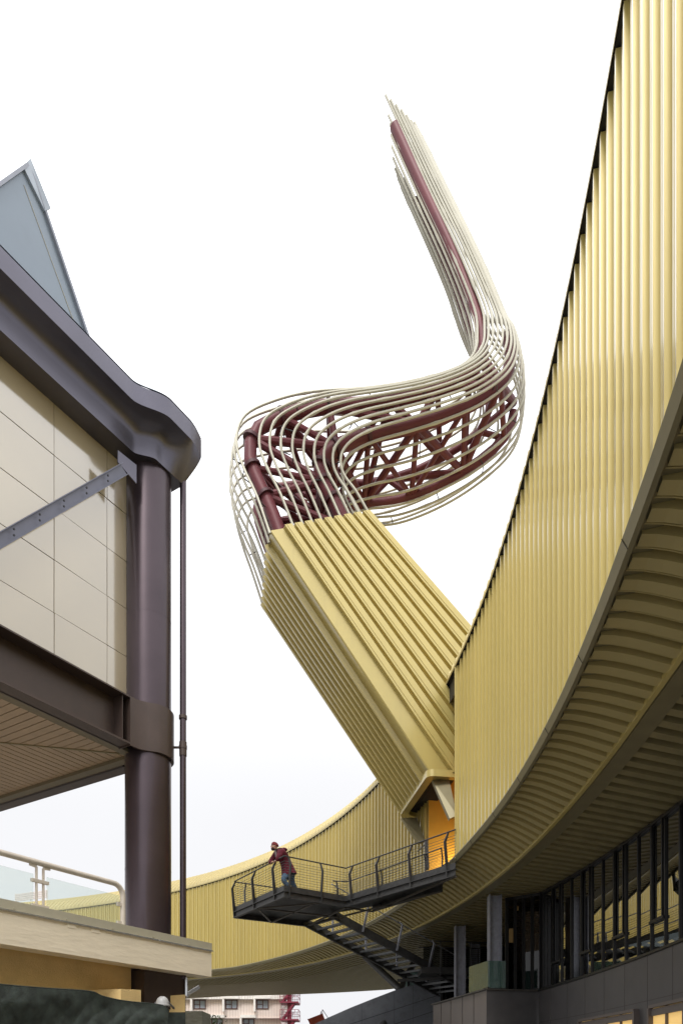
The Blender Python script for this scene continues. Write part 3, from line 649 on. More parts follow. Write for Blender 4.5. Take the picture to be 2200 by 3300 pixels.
for j in range(9):
    a = j / 8 * math.pi / 2; rr = .127 * math.cos(a); z = .03 + .135 * math.sin(a)
    rows.append([Hd + V(.022 + rr * 1.08 * math.cos(t) + .0, rr * .95 * math.sin(t), z - .035 * math.cos(t) * math.cos(a)) for t in np.linspace(0, 2 * math.pi, 22, endpoint=False)])
m.grid(rows, True); m.build('beanie', BEAN, pn, True)
m = MB(); c = px(600, 460, 27.15); m.tube([c + V(-.10, -.10, -.05), c + V(.05, -.14, .0), c + V(.14, 0, .04), c + V(.05, .14, .0), c + V(-.1, .1, -.05)], .035, 8); m.build('collar', BLACK, pn, True)
m = MB(); c = px(745, 455, 27.2); m.ellip(c, (.13, .14, .065), 14, 10); m.build('hood', JACK, pn, True)
m = MB(); m.tube([px(520, 480, 26.98), px(560, 640, 26.95)], [.03, .05], 8); m.build('shirt', SCARF, pn, True)
for wr, dx, s1 in ((px(500, 750, 26.92), V(-.9, .15, -.30), 1), (px(455, 755, 27.12), V(.85, -.2, -.3), -1)):   # clasped hands, five bent fingers each
    hv = [wr, wr + nrm(dx) * .05, wr + nrm(dx) * .09]; he = [(0, 1), (1, 2)]; hr = [.032, .036, .034]; w_ = nrm(np.cross(nrm(dx), V(0, 0, 1)))
    for k in range(4):
        bse = wr + nrm(dx) * .095 + w_ * (.027 - .018 * k); L_ = (.028, .033, .031, .024)[k]; i0 = len(hv)
        hv += [bse, bse + nrm(dx) * L_ + V(0, 0, -.006), bse + nrm(dx) * L_ * 1.5 + V(0, 0, -.03), bse + nrm(dx) * L_ * 1.4 + V(0, 0, -.055)]
        he += [(2, i0), (i0, i0 + 1), (i0 + 1, i0 + 2), (i0 + 2, i0 + 3)]; hr += [.010, .0095, .009, .008]
    i0 = len(hv); tb = wr + nrm(dx) * .035 + w_ * .035; hv += [tb, tb + nrm(dx) * .03 + w_ * .018, tb + nrm(dx) * .06 + w_ * .015 - V(0, 0, .01)]; he += [(0, i0), (i0, i0 + 1), (i0 + 1, i0 + 2)]; hr += [.013, .011, .009]
    skin('hand', hv, he, hr, SKINM, pn, 1)

# ================================================================== LEFT BUILDING
aU, nU = V(.53, .848, 0), V(.848, -.53, 0)
def LB(s, o_, h): p = aU * (15.25 + s) + nU * (-15.37 + o_); return V(p[0], p[1], EYE + h)
def LBm(s, o_, h, mirror): return LB(s, o_, h) if not mirror else LB(o_, s, h)
left = thing('old_museum', 'dark plum steel framed building with beige glossy wall panels and a round corner column', 'building', tuple(LB(-.35, -.35, -1.6)))
COL = (-.35, -.35)
cc = LB(*COL, 0)
def cyl(r, h0, h1, n=48): return MB().grid([[(cc[0] + r * math.cos(a), cc[1] + r * math.sin(a), EYE + h) for a in np.linspace(0, 2 * math.pi, n, endpoint=False)] for h in (h0, h1)], True)
cyl(.635, 1.9, 9.2).build('column', PLUMC, left, True); cyl(.635, 9.2, 16.75).build('column', PLUMC, left, True)
for h_ in (5.6, 12.6): cyl(.638, h_, h_ + .035).build('weld_seam', PLUMC, left, True)
m = MB(); m.obox(LB(-.35, -.35, 2.2), aU * .78, nU * .68, V(0, 0, .5)); m.build('column_base', PLUM2, left)
m = MB(); s_lo = -16.0
def colpath(r, c=COL, n=16):                  # in (s,o): along the front, round the column, back along the end face
    pts = [(s_lo, 0), (-1.25, 0), (-1.05, .01), (-.88, .07)]
    for k in range(n + 1):
        a = math.radians(118 - (118 + 28) * k / n); pts.append((c[0] + r * math.cos(a), c[1] + r * math.sin(a)))
    return pts + [(.07, -.88), (.01, -1.05), (0, -1.25), (0, s_lo)]
# lower collar
cp = [p for p in colpath(.70)]; full = []
pts = [(-1.32, 0.0), (-1.15, .01), (-.98, .05), (-.8, .16)]
for k in range(17): a = math.radians(112 - (112 + 22) * k / 16); pts.append((COL[0] + .71 * math.cos(a), COL[1] + .71 * math.sin(a)))
pts += [(.16, -.8), (.05, -.98), (.01, -1.15), (0, -1.32)]
m = MB(); m.grid([[LB(s, o_, 8.72) for s, o_ in pts], [LB(s, o_, 10.04) for s, o_ in pts]])
inn_ = [(COL[0] + (s - COL[0]) * .86, COL[1] + (o_ - COL[1]) * .86) for s, o_ in pts]
m.grid([[LB(s, o_, 10.04) for s, o_ in pts], [LB(s, o_, 10.04) for s, o_ in inn_]]); m.grid([[LB(s, o_, 8.72) for s, o_ in pts], [LB(s, o_, 8.72) for s, o_ in inn_]])
m.sweep([LB(-1.32, 0, 8.72), LB(-1.32, 0, 10.04), LB(-1.32, -.45, 10.04), LB(-1.32, -.45, 8.72)], aU * .03)
m.build('collar_plate', PLUM2, left, True, angle=40)
m = MB()
for mir in (0, 1):
    for (h0, h1, o0, o1) in ((8.75, 8.80, -.45, 0.), (10.0, 10.04, -.45, 0.), (8.75, 10.0, -.42, -.38)):
        a, b = -16, -1.30; pts4 = [LBm(a, o0, h0, mir), LBm(a, o1, h0, mir), LBm(a, o1, h1, mir), LBm(a, o0, h1, mir)]; d = LBm(b, 0, 0, mir) - LBm(a, 0, 0, mir); m.sweep(pts4, d)
    for s in (-1.55, -8): m.sweep([LBm(s, -.4, 8.8, mir), LBm(s, -.05, 8.8, mir), LBm(s, -.05, 10., mir), LBm(s, -.4, 10., mir)], (LBm(s + .02, 0, 0, mir) - LBm(s, 0, 0, mir)))
m.build('edge_beam', PLUM2, left)
# soffit frame and slatted ceiling
m = MB()
for mir in (0, 1):
    m.sweep([LBm(-16, -.45, 8.76, mir), LBm(-16, -.72, 8.76, mir), LBm(-16, -.72, 8.86, mir), LBm(-16, -.45, 8.86, mir)], LBm(-.55, 0, 0, mir) - LBm(-16, 0, 0, mir))
m.build('soffit_border', mat('olive_brown_trim', (.17, .145, .09), .5), left)
m = MB(); nsl = 62; wdt = .25
for i in range(nsl):
    c = -.74 - wdt * (i + .5); k = wdt * .44
    # slats on the front half run across (towards the rear), slats on the end half run along: mitred on the diagonal
    m.sweep([LB(c - k, -.72, 8.86), LB(c + k, -.72, 8.86), LB(c + k, c + k, 8.86), LB(c - k, c - k, 8.86)], (0, 0, .02))
    m.sweep([LB(-.72, c - k, 8.86), LB(-.72, c + k, 8.86), LB(c + k, c + k, 8.86), LB(c - k, c - k, 8.86)], (0, 0, .02))
m.build('slatted_ceiling', SLAT, left)
m = MB(); m.sweep([LB(-16, -16, 8.9), LB(-.5, -16, 8.9), LB(-.5, -.5, 8.9), LB(-16, -.5, 8.9)], (0, 0, 1.1)); m.build('floor_slab', JOINT, left)
m = MB(); b0_, b1_ = LB(-.8, -.8, 8.85), LB(-14, -14, 8.85); m.bar(b0_, b1_, .05, .03); m.build('mitre_strip', GOLDD, left)
# walls of panels
for mir in (0, 1):
    vs = [-.62, -1.62, -1.62 - 1.66 * 1, -1.62 - 1.66 * 2, -1.62 - 1.66 * 3, -1.62 - 1.66 * 4, -1.62 - 1.66 * 5, -1.62 - 1.66 * 6, -16]
    hsn = [10.04, 11.43, 12.75, 14.05, 15.36, 16.7]
    m = MB()
    for a, b in zip(vs, vs[1:]):
        for c, d in zip(hsn, hsn[1:]):
            g_ = .009; e_ = [random.uniform(-.006, .006) for _ in range(3)]; q4 = [LBm(a - g_, -.56 + e_[0], c + g_, mir), LBm(b + g_, -.56 + e_[1], c + g_, mir), LBm(b + g_, -.56 + e_[1] + e_[2] - e_[0], d - g_, mir), LBm(a - g_, -.56 + e_[2], d - g_, mir)]; m.sweep(q4, (LBm(0, -.60, 0, mir) - LBm(0, -.56, 0, mir)))
    m.build('wall_panels', PANEL, left)
    m = MB(); m.sweep([LBm(-.62, -.59, 10.04, mir), LBm(-16, -.59, 10.04, mir), LBm(-16, -.59, 16.7, mir), LBm(-.62, -.59, 16.7, mir)], LBm(0, -.7, 0, mir) - LBm(0, -.6, 0, mir)); m.build('wall_backing', JOINT, left)
# eaves: swept profile with column bulge and flared corner
def bulge(s, b0, b1, s0, s1): f = min(max((s - s0) / (s1 - s0), 0), 1); f = f * f * (3 - 2 * f); return b0 + (b1 - b0) * f
halfs = [-16, -8, -4, -2.6] + list(np.linspace(-2.2, .3, 44))
def lipo(s): return bulge(s, .50, .94, -1.75, -.75) if s < .0 else .94 - .5 * max(0, s - .1) ** 1.2
def bdo(s): return bulge(s, .0, .34, -1.25, -.70)
def seq(f, slim): return [(s, f(s)) for s in halfs if s <= slim]
lip_h = seq(lipo, .9); body_h = seq(bdo, .9)
fs = np.array(halfs)
LIP = [(s * (1.0 if s < 0 else 2.0), lipo(s) - (.10 * max(0, s) / .3)) for s in halfs]
BOD = [(s if s < 0 else s * 1.05, bdo(s)) for s in halfs]; BOD[-1] = (.31, .33)
ULN = [(min(s, -.0) if s > 0 else s, bdo(s) * 1.0 + .03 * 0) for s in halfs]
def full_(pth): return pth + [(o_, s) for s, o_ in reversed(pth)]
rows = []
def prow(pth, h, push=0.): return [LB(s, o_ + push, h) for s, o_ in pth]
lip2 = lambda s: bulge(s, .50, .62, -1.75, -.75)
lipf = LIP + [(lip2(s) if s < .2 else .62, s if s < 0 else s * 2.2) for s in reversed(halfs)]; bodf = full_(BOD)
mix_ = lambda A_, B_2, f: [(a[0] + (b[0] - a[0]) * f, a[1] + (b[1] - a[1]) * f) for a, b in zip(A_, B_2)]
m = MB(); m.grid([prow(lipf, 17.93), prow(lipf, 17.45)]); m.build('roof_lip', PLUM, left, True)
wc = [min(max((q_[0] + .55) / .75, 0), 1) for q_ in LIP]; wc = [f * f * (3 - 2 * f) for f in wc]; wc = wc + wc[::-1]
def erow(f, h):
    st_ = (17.45 - h) / .80; p_ = []
    for (ls, lo2), (bs, bo2), w_ in zip(lipf, bodf, wc):
        ff = f + (st_ ** 1.3 - f) * w_; hh_ = h; p_.append(LB(ls + (bs - ls) * ff, lo2 + (bo2 - lo2) * ff, hh_))
    return p_
m = MB(); m.grid([erow(f, h) for f, h in ((0, 17.45), (.4, 17.40), (.75, 17.32), (.92, 17.22), (.98, 17.08), (1, 16.9), (1, 16.78), (1, 16.65))]); m.build('eaves_beam', PLUM, left, True)
m = MB(); m.grid([prow([(s, o_) for s, o_ in lipf], 17.97), prow([(s - .03, o_ - .03) for s, o_ in lipf], 17.99), prow([(s - .2, o_ - .2) for s, o_ in lipf], 17.99)]); m.build('roof_edge_trim', BLUEG, left)
m = MB(); insd = [(min(s, -.56) if i < len(BOD) else s, o_) for i, (s, o_) in enumerate(bodf)]
und_ = [(s, -.62) for s, o_ in BOD]; und_ = [(min(s, -.62), -.62) for s, o_ in BOD]; undf = full_(und_)
m.grid([prow(bodf, 16.65), prow(undf, 16.65)]); m.build('beam_underside', PLUM, left)
m = MB(); m.sweep([LB(-16, -16, 17.6), LB(.2, -16, 17.6), LB(.2, .2, 17.6), LB(-16, .2, 17.6)], (0, 0, .3)); m.build('roof', BLUEG, left)
# downpipe
m = MB(); dp = LB(.16, .30, 0); pth = [V(dp[0], dp[1], EYE + h) for h in (16.75, 16.3, 10.6)]
x0 = P(590, 1575, 21.2); pp = V(x0[0], x0[1], 0)
m.tube([V(pp[0], pp[1], EYE + 17.0), V(pp[0], pp[1], EYE + 2.6)], .09, 14); dpp = m.build('downpipe', PLUMC, left, True)
m = MB()
for h in (10.05, 9.2): m.tube([V(pp[0], pp[1], EYE + h - .05), V(pp[0], pp[1], EYE + h + .05)], .115, 14)
m.tube([V(pp[0], pp[1], EYE + 8.95), V(pp[0], pp[1], EYE + 9.35)], .105, 14); m.bar(V(pp[0], pp[1], EYE + 9.2), LB(.1, -.1, 9.2), .05, .05); m.build('pipe_bracket', PLUM2, dpp, True)
# diagonal brace with gusset
ba, bb_ = P(400, 1512, 19.75), P(-260, 1890, 15.6); bb_ = ba + (P(0, 1742, 16.73) - ba) * 1.7
m = MB(); m.ibeam(ba, bb_, .16, .27, .02, .015, tuple(np.cross(nrm(bb_ - ba), nU))); brc = m.build('diagonal_brace', mat('lilac_grey_steel', (.16, .165, .21), .4, .25), left)
m = MB(); dv_ = (bb_ - ba)
for f in np.arange(.1, 1.0, .11):
    for k in (-.07, .07): c = ba + dv_ * f + nU * .085 + V(0, 0, k); MB().tube([c, c + nU * .02], .026, 6).build('bolt', FRAMEM, brc)
m = MB(); m.sweep([P(378, 1452, 19.6), P(378, 1490, 19.6), P(438, 1560, 20.05), P(438, 1500, 20.05)], nU * .03); m.build('gusset_plate', PLUM, left)
# skylight prism on the roof
def SL(x, y, o_): # picture point on the vertical plane at offset o_
    k = (x - CX) / F; Y = (-15.37 + o_) / (.848 * k - .53); return P(x, y, Y)
pk, rb_, lf = SL(92, 530, -1.0), SL(290, 1110, -1.0), SL(-220, 750, -1.0)
low = V(rb_[0], rb_[1], EYE + 17.7); lfl = V(lf[0], lf[1], EYE + 17.7)
m = MB(); m.sweep([lfl, lf, pk, rb_, low], nU * -4.5); skl = m.build('roof_monitor', BLUEG, left)
m = MB()
for a, b in ((lf, pk), (pk, rb_)):
    d = nrm(b - a); pr = nrm(np.cross(d, nU)); pr = pr if pr[2] > 0 else -pr
    m.obox((a + b) / 2 + pr * .0 - nU * 2.2, (b - a) / 2, nU * 2.27, pr * .035)
m.build('monitor_flashing', mat('lilac_flashing', (.30, .32, .37), .4, .2), skl)
m = MB(); d1 = nrm(rb_ - pk); d0 = nrm(lf - pk); prr = nrm(np.cross(nU, d1)); prr = prr if prr[0] < 0 else -prr
m.sweep([pk + V(.02, 0, .12), pk + d0 * .35 + V(0, 0, .03), pk + d1 * .85 + d0 * .05, pk + d1 * .8 - prr * .1 + V(.08, 0, 0)], nU * .06); m.build('ridge_cap', mat('pale_blue_grey', (.42, .47, .53), .4, .2), skl)
m = MB(); m.bar(pk + d1 * .25 - d0 * -.5 + nU * .005, rb_ + d1 * .3 + d0 * .35 + nU * .005, .012, .012); m.build('sheet_seam', CAPM, skl)
# balcony: slab, cap, wall below, plinth
# front line through P(0,2899) h 3.68 and P(682,3040)
S1 = P(682, 3040, 21.5); nb = float(nU @ V(S1[0], S1[1], 0)) + 15.37; sb = float(aU @ V(S1[0], S1[1], 0)) - 15.25
m = MB()
hh = [(2.705, 0), (3.36, 0), (3.375, -.02), (3.40, -.02), (3.415, 0), (3.44, 0)]
prof3 = hh + [(3.44, -.5), (2.705, -.5)]
A_ = [LB(-16, nb + o_, h) for h, o_ in prof3]; m.sweep(A_, aU * (16 + sb)); m.build('balcony_edge_beam', CONCB, left)
m = MB(); m.sweep([LB(-16, nb - .5, 2.78), LB(-16, nb - .5, 3.4), LB(-16, -14, 3.4), LB(-16, -14, 2.78)], aU * (16 + sb)); m.build('balcony_slab', CONC, left)
m = MB(); m.sweep([LB(-16, nb + .03, 3.44), LB(-16, nb - .55, 3.46), LB(-16, nb - .55, 3.70), LB(-16, nb - .02, 3.68), LB(-16, nb - .02, 3.47), LB(-16, nb + .03, 3.455)], aU * (16 + sb + .04)); m.build('parapet_flashing', CAPM, left)
m = MB(); m.bar(LB(-16, nb + .032, 3.45), LB(sb + .04, nb + .032, 3.45), .012, .03)
m.build('drip_edge', ALU, left)
for s in np.arange(-5.3, 0.5, 1.35): MB().tube([LB(s, nb - .02, 3.52), LB(s, nb + .0, 3.52)], .018, 8).build('fixing', CAPM, left)
for s in (-3.95, -3.25): MB().bar(LB(s, nb, 3.37), LB(s + .24, nb, 3.37), .02, .08).build('lug', CONCB, left)
# railing
rs_, ro = -2.62, nb - .16                     # rail end and line
Rr = lambda s, h: LB(s, ro, h)
ps = P(400, 2930, 18.9); rs_ = float(aU @ V(ps[0], ps[1], 0)) - 15.25
m = MB(); pth = [Rr(-16, 4.70), Rr(rs_ - .3, 4.70)] + [Rr(rs_ - .3 + .3 * math.sin(a), 4.40 + .3 * math.cos(a)) for a in np.linspace(.15, math.pi / 2, 7)] + [Rr(rs_, 3.6)]
m.tube(pth, .067, 16); rl = m.build('guard_rail', RAILM, left, True)
psz = P(125, 2900, 16.9); s_p = float(aU @ V(psz[0], psz[1], 0)) - 15.25
for sp0 in (s_p, s_p - 3.3):
    m = MB()
    for d in (-.09, .09):
        m.bar(Rr(sp0 + d, 3.68), Rr(sp0 + d, 4.6), .03, .06, tuple(nU)); m.bar(Rr(sp0 + d, 4.6), Rr(sp0 + d * 3, 4.62), .03, .06)
    m.bar(Rr(sp0 - .22, 4.28), Rr(sp0 + .22, 4.28), .07, .07); m.bar(Rr(sp0 - .22, 3.72), Rr(sp0 + .22, 3.72), .07, .06); m.build('rail_post', RAILM, rl)
m = MB(); m.bar(Rr(rs_ - .2, 4.2), Rr(rs_ - .02, 4.2), .06, .09); m.bar(Rr(rs_ - .2, 3.74), Rr(rs_ - .02, 3.74), .06, .07); m.build('glass_clamp', RAILM, rl)
for a, b in ((s_p + .17, rs_ - .12), (s_p - 3.13, s_p - .17), (s_p - 7, s_p - 3.5)):
    m = MB(); m.sweep([Rr(a, 3.70), Rr(b, 3.70), Rr(b, 4.42), Rr(a, 4.42)], nU * .012); m.build('glass_pane', GLASSR, rl)
# plaster wall below the balcony
WO = nb - .9; k = (423 - CX) / F; Yw = (-15.37 + WO) / (.848 * k - .53); pw = P(423, 3100, Yw); sw = float(aU @ V(pw[0], pw[1], 0)) - 15.25
m = MB(); m.sweep([LB(-16, WO, -1.6), LB(sw, WO, -1.6), LB(sw, WO, 2.79), LB(-16, WO, 2.79)], nU * -.3); m.build('plaster_wall', YELL, left)
pe = P(597, 3250, 21.6)
m = MB(); a, b = P(455, 3215, 20.3), P(597, 3205, 21.0); m.add([V(a[0], a[1], 0), V(b[0], b[1], 0), V(b[0] - 1, b[1] + 1.6, 0), V(a[0] - 1, a[1] + 1.6, 0), a, b, b + V(-1, 1.6, 0), a + V(-1, 1.6, 0)], [(0, 1, 5, 4), (4, 5, 6, 7), (1, 2, 6, 5), (3, 0, 4, 7)])
a, b = P(390, 3187, 18.7), P(455, 3190, 19.3); m.add([V(a[0], a[1], 0), V(b[0], b[1], 0), V(b[0] - .5, b[1] + 1.2, 0), V(a[0] - 1.1, a[1] + .3, 0), a, b, b + V(-.5, 1.2, 0), a + V(-1.1, .3, 0)], [(0, 1, 5, 4), (4, 5, 6, 7), (1, 2, 6, 5), (3, 0, 4, 7)]); m.build('plaster_plinth', YELL, left)
m = MB(); a = P(601, 3150, 21.2); b = P(601, 3215, 21.2); m.bar(a, b, .05, .06, (0, 1, 0)); c = P(602, 3205, 21.2); m.bar(c, c + V(.3, .3, .25), .04, .1); m.build('gutter_edge', ALU, left)

# security camera on its arm
sc_c = P(524, 3236, 19.0)
cmr = thing('security_camera', 'grey dome security camera hanging in front of the yellow plinth', 'security camera', tuple(sc_c))
m = MB(); rows = []
for r, h in ((.01, .2), (.06, .195), (.12, .15), (.155, .08), (.165, .0), (.195, -.01), (.195, -.045), (.15, -.05)): rows.append([sc_c + V(r * math.cos(a), r * math.sin(a), h) for a in np.linspace(0, 2 * math.pi, 24, endpoint=False)])
m.grid(rows, True); m.build('housing', mat('grey_plastic', (.42, .42, .42), .4), cmr, True)
m = MB(); m.ellip(sc_c + V(0, 0, -.05), (.14, .14, .13), 20, 8, -math.pi / 2, 0); m.build('dome', mat('smoked_dome', (.02, .02, .02), .08, spec=.8), cmr, True)
m = MB(); m.tube([sc_c + V(0, .05, .1), sc_c + V(0, .5, .12), sc_c + V(0, 1.3, .0)], .03, 8); m.tube([sc_c + V(-.1, 0, .08), sc_c + V(-.2, .05, .05), sc_c + V(-.17, .05, -.05), sc_c + V(-.12, 0, -.07)], .01, 6); m.build('arm', GALV, cmr, True)
# shade netting
NT = [(-60, 3160), (0, 3172), (140, 3184), (285, 3194), (330, 3210), (380, 3222), (430, 3229), (500, 3236), (530, 3243), (545, 3258)]
m = MB(); tt = spline([(x, y) for x, y in NT], 20); rows = []
for j in np.arange(0, 26, .5):
    row = []
    for i, (x, y) in enumerate(tt):
        Yd = 14.0 + (x + 60) / 605 * 4.3; p = P(x, y, Yd); zz = p[2] - j * .07
        fold = (.14 * math.sin(x * .013 + j * .22) + .11 * abs(math.sin(x * .018 - j * .20 + 1)) + .035 * abs(math.sin(x * .06 + j * .5))) * min(1, j / 5)
        row.append(V(p[0], p[1] - fold, zz ))
    rows.append(row)
m.grid(rows); nt_ = m.build('shade_netting', NETM, None, True, angle=180)
hm = MB().tube(rows[0], .018, 6).build('hem_rope', NETM, None, True); hm.parent = nt_; tag(nt_, 'dark green shade netting hung in folds below the yellow wall', 'netting')
so_ = nt_.modifiers.new('t', 'SOLIDIFY'); so_.thickness = .01
m = MB(); m.quad(P(430, 3262, 18.6), P(597, 3262, 19.4), P(597, 3420, 19.4), P(430, 3420, 18.6)); m.quad(P(597, 3262, 19.4), P(597, 3262, 19.4) + V(-.5, 1.5, 0), P(597, 3420, 19.4) + V(-.5, 1.5, 0), P(597, 3420, 19.4))
n2 = m.build('netting_panel', NETM, None); tag(n2, 'flat dark netting panel tied under the plinth beside the camera', 'netting'); n2.modifiers.new('t', 'SOLIDIFY').thickness = .01

# ================================================================== BACKGROUND
def wallz(name, pts, thick, m_, label, cat):
    mm_ = MB(); n = len(pts)
    rows = [[V(p[0], p[1], 0) for p in pts], pts, [p + V(.05, thick, 0) for p in pts], [V(p[0] + .05, p[1] + thick, 0) for p in pts]]
    mm_.grid(rows); mm_.add([rows[0][-1], rows[1][-1], rows[2][-1], rows[3][-1]], [(0, 1, 2, 3)]); o = mm_.build(name, m_); return tag(o, label, cat)
GW = [(960, 3325), (1000, 3306), (1060, 3278), (1130, 3247), (1200, 3219), (1270, 3192), (1340, 3171), (1408, 3153), (1424, 3153)]
gw = wallz('ramp_wall', [P(x, y, 36.2 - (x - 1000) * .0008) for x, y in GW], .4, GREYC, 'grey rendered curved wall rising to the right under the stairs', 'wall')
m = MB(); m.bar(P(1422, 3150, 35.6), P(1422, 3235, 35.6), .1, .1); m.build('wall_end_frame', FRAMEM, gw)
m = MB()
for y in (3215, 3262): m.add([P(1050, y + 110, 35.75), P(1408, y - 8, 35.45), P(1408, y - 5.5, 35.45), P(1050, y + 112.5, 35.75)], [(0, 1, 2, 3)])
for x in (1165, 1270, 1330): m.bar(P(x, 3235 - (x - 1165) * .36, 35.72), P(x, 3320, 35.72), .015, .01)
m.build('wall_joint', mat('wall_joint_dark', (.05, .055, .06), .8), gw)
GB = thing('glass_screen', 'greenish glass screen with dark posts behind the grey curved wall', 'glass screen', (4.7, 37, 0))
m = MB()
for x in (1315, 1438, 1462): a = P(x, 3330, 37); b = P(x, 3128, 37); m.bar(a, b, .12, .1, (0, 1, 0))
m.bar(P(1310, 3130, 37), P(1480, 3130, 37), .08, .1); m.build('frame', FRAMEM, GB)
m = MB(); m.obox(P(1385, 3230, 37.02), V(1.2, 0, 0), V(0, .01, 0), V(0, 0, 1.5)); m.build('glass_pane', mat('frosted_green_glass', (.20, .30, .28), .2, spec=.6), GB)

bw_ = thing('concrete_block', 'weathered board marked concrete block beside the yellow plinth', 'concrete wall', tuple(P(640, 3450 + 2400 * EYE / 27, 27)))
m = MB(); a, b, c = P(595, 3258, 26.5), P(652, 3258, 26.5), P(679, 3258, 28.2)
m.add([V(a[0], a[1], 0), V(b[0], b[1], 0), V(c[0], c[1], 0), V(a[0], c[1], 0), a, b, V(c[0], c[1], b[2]), V(a[0], c[1], a[2])], [(0, 1, 5, 4), (1, 2, 6, 5), (4, 5, 6, 7)]); m.build('block', RAWC, bw_)
sh = thing('shrub', 'small green shrub peeping out beside the weathered concrete block', 'shrub', tuple(P(690, 3450 + 2400 * EYE / 31, 31)))
m = MB(); base = P(690, 3450 + 2400 * EYE / 31, 31)
for k in range(5): m.tube([base, base + V(random.uniform(-.3, .3), random.uniform(-.3, .3), 3.7 + random.uniform(-.5, .3))], [.03, .01], 6)
m.build('stem', mat('bark', (.10, .07, .05), .9), sh)
m = MB()
for k in range(420):
    c = base + V(random.gauss(0, .28), random.gauss(0, .28), 3.2 + random.uniform(-1.6, .72)); d = nrm(V(*rng.normal(size=3))); e = nrm(np.cross(d, V(*rng.normal(size=3)))); m.quad(c - d * .07, c + e * .03, c + d * .07, c - e * .03)
m.build('leaves', mat('leaf_green', (.07, .11, .03), .6, 0, .4, 9), sh)

# pink apartment block far behind
PB = 82.0
pinkb = thing('apartment_block', 'pale pink panelled apartment block with brown framed windows seen under the wing', 'building', (-14, PB, 0))
def pb(x, y, dy=0.): return P(x, y, PB + dy)
m = MB(); a = pb(560, 3178); b = pb(919, 3221); m.box((a[0], PB - .5, b[2]), (b[0], PB + 12, EYE + 10.5)); m.build('upper_fascia', WHITEM, pinkb)
m = MB(); b = pb(905, 3280); m.box((a[0], PB, pb(0, 3279)[2]), (b[0], PB + 12, pb(0, 3221)[2] - .0)); m.build('upper_wall', PINK, pinkb)
m = MB(); b = pb(903, 3300); m.box((a[0], PB + .5, 0), (b[0], PB + 12, pb(0, 3279.5)[2])); m.box((a[0] + .0, PB - .06, pb(0, 3281.5)[2]), (b[0], PB + .5, pb(0, 3278)[2])); m.build('lower_wall', PINK, pinkb)
m = MB()
for x in np.arange(590, 905, 8.9): m.bar(pb(x, 3222, -.012), pb(x, 3278, -.012), .02, .02); m.bar(pb(x + 3, 3190, -.51), pb(x + 3, 3221, -.51), .02, .02); m.bar(pb(x, 3282, .49), pb(x, 3330, .49), .02, .02)
m.build('panel_joint', mat('pink_joint', (.45, .36, .33), .8), pinkb)
def pwin(x0, x1, y0, y1, dy):
    a, b = pb(x0, y1, dy), pb(x1, y0, dy); w_, h_ = b[0] - a[0], b[2] - a[2]; yy = PB + dy
    m = MB()
    for q0, q1 in (((a[0], a[2]), (b[0], a[2] + .09)), ((a[0], b[2] - .09), (b[0], b[2])), ((a[0], a[2]), (a[0] + .09, b[2])), ((b[0] - .09, a[2]), (b[0], b[2])), ((a[0] + w_ * .48, a[2]), (a[0] + w_ * .54, b[2])), ((a[0], a[2] + h_ * .48), (a[0] + w_ * .5, a[2] + h_ * .54))):
        m.box((q0[0], yy - .1, q0[1]), (q1[0], yy - .02, q1[1]))
    wn = m.build('window', WINBR, pinkb)
    m = MB(); m.quad((a[0], yy - .03, a[2]), (b[0], yy - .03, a[2]), (b[0], yy - .03, b[2]), (a[0], yy - .03, b[2])); m.build('pane', CURT, wn)
    m = MB(); m.box((a[0] - .2, yy - .75, b[2] + .06), (b[0] + .25, yy, b[2] + .38)); m.box((a[0] - .26, yy - .72, a[2] - .3), (a[0] - .06, yy, b[2] + .1)); m.build('hood', WHITEM, wn)
for x in (625, 727, 827, 525): pwin(x, x + 39, 3222, 3252, 0)
for x in (682, 783, 583): pwin(x, x + 37, 3283, 3316, .5)
# fire escape
fe = thing('fire_escape', 'red steel fire escape stair at the corner of the pink apartment block', 'fire escape', tuple(V(pb(935, 3300)[0], PB - 2, 0)))
m = MB(); fx = pb(934, 3200)[0]
for y in (PB - 1.5, PB + .8): m.bar((fx, y, 0), (fx, y, EYE + 9.6), .3, .3)
m.build('mast', REDS, fe)
zA = lambda y: EYE + (HY - y) / F * PB
for lev, (y0) in enumerate((3178, 3233, 3288, 3343)):
    m = MB(); z = zA(y0); xl, xr = pb(907, 0)[0], pb(965, 0)[0]; m.box((xl, PB - 2.2, z - .15), (xr, PB + 1.2, z))
    for yy in (PB - 2.2, PB + 1.2):
        m.bar((xl, yy, z + 1.0), (xr, yy, z + 1.0), .05, .05); m.bar((xl, yy, z + .5), (xr, yy, z + .5), .04, .04)
        for xx in np.linspace(xl, xr, 6): m.bar((xx, yy, z), (xx, yy, z + 1.0), .05, .05)
    m.bar((xr, PB - 2.2, z + 1), (xr, PB + 1.2, z + 1), .05, .05); m.bar((xr, PB - 2.2, z + .5), (xr, PB + 1.2, z + .5), .05, .05)
    m.build('landing', REDS, fe)
    m = MB(); z1 = zA(y0 + 55)
    for yy in (PB - 2.0, PB - .7):
        m.bar((pb(915, 0)[0], yy, z1), (pb(953, 0)[0], yy, z - .1), .06, .2); m.bar((pb(911, 0)[0], yy, z1 + .9), (pb(949, 0)[0], yy, z + .8), .04, .04)
    for k in range(10):
        f = (k + .5) / 10; xx = pb(915 + 38 * f, 0)[0]; zz = z1 + (z - .1 - z1) * f; m.box((xx - .13, PB - 2, zz), (xx + .13, PB - .7, zz + .04))
    m.build('stair_flight', REDS, fe)
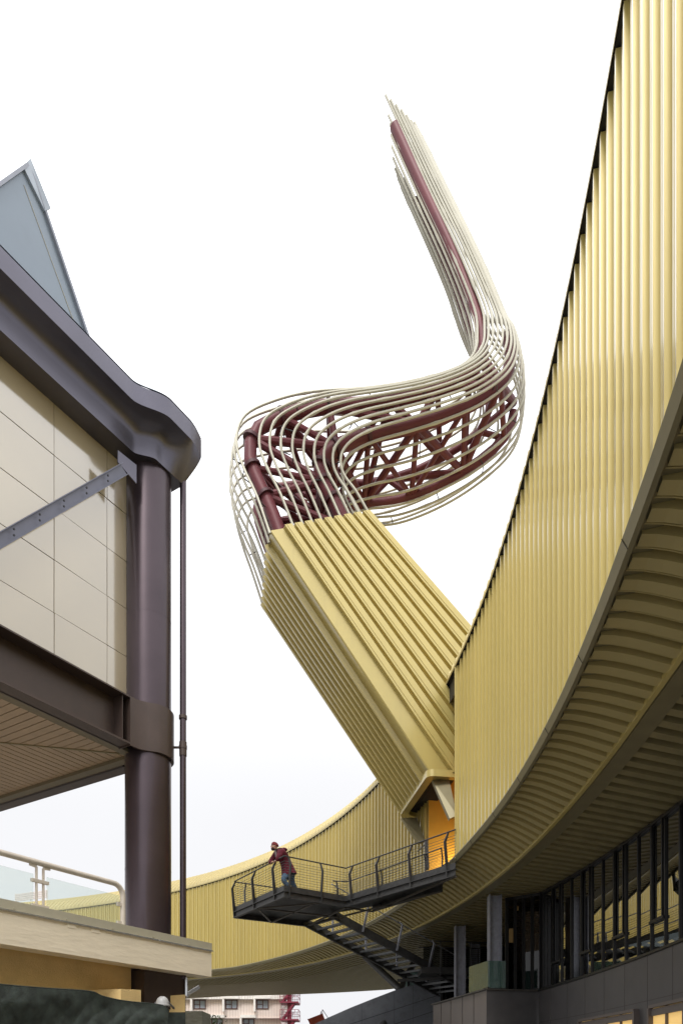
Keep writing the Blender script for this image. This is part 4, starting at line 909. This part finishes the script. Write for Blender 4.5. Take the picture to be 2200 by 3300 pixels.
# red basket
bkc = P(1022, 3292, 60)
bk = thing('lattice_basket', 'tilted orange red mesh basket with a dark fork showing above the grey wall', 'basket', tuple(V(bkc[0], bkc[1], 0)))
ex, ez = nrm(V(.93, .1, .37)), nrm(V(-.37, 0, .93)); ey = V(0, 1, 0)
m = MB(); W_, H_, D_ = .62, .40, .45
for i in range(9):
    f = -1 + 2 * i / 8
    m.bar(bkc + ex * W_ * f - ez * H_ - ey * D_, bkc + ex * W_ * f + ez * H_ - ey * D_, .03, .03, (0, 1, 0)); m.bar(bkc + ex * W_ * f - ez * H_ + ey * D_, bkc + ex * W_ * f + ez * H_ + ey * D_, .03, .03, (0, 1, 0))
for i in range(7):
    f = -1 + 2 * i / 6
    for s_ in (-1, 1): m.bar(bkc - ex * W_ + ez * H_ * f + s_ * ey * D_, bkc + ex * W_ + ez * H_ * f + s_ * ey * D_, .035, .035)
for a_ in (-1, 1):
    for b2 in (-1, 1): m.bar(bkc + ex * W_ * a_ + ez * H_ * b2 - ey * D_, bkc + ex * W_ * a_ + ez * H_ * b2 + ey * D_, .07, .07)
m.obox(bkc, ex * W_ * .98, ey * (D_ - .05), ez * H_ * .98)
m.build('mesh_cage', BASK, bk)
m = MB(); m.bar(bkc + ex * .55 + ez * .35, bkc + ex * .75 + ez * .75, .05, .05); m.bar(bkc + ex * .75 + ez * .75, bkc + ex * .95 - ez * .2, .05, .05); m.bar(bkc + ex * .4 + ez * .35, bkc + ex * .6 + ez * .65, .05, .05)
m.bar(V(bkc[0] + .5, bkc[1], 0), bkc + ex * .5 - ez * .3, .2, .2); m.build('fork', FRAMEM, bk)
# rooftop barrier seen through the balcony glass
rb2 = thing('roof_screen', 'white louvred roof screen far left behind the balcony glass', 'roof screen', tuple(P(80, 2900, 88)))
m = MB(); a, b = P(50, 2903, 88), P(152, 2890, 84)
for k in range(4): m.bar(a + V(0, 0, .22 * k - .0), b + V(0, 0, .22 * k), .1, .17)
m.build('louvre', mat('pinkish_white', (.72, .66, .64), .6), rb2)
m = MB()
for f in (0, .5, 1): p = a + (b - a) * f; m.bar(V(p[0], p[1] + .1, 12), p + V(0, .1, .9), .1, .1)
m.build('post', WHITEM, rb2)
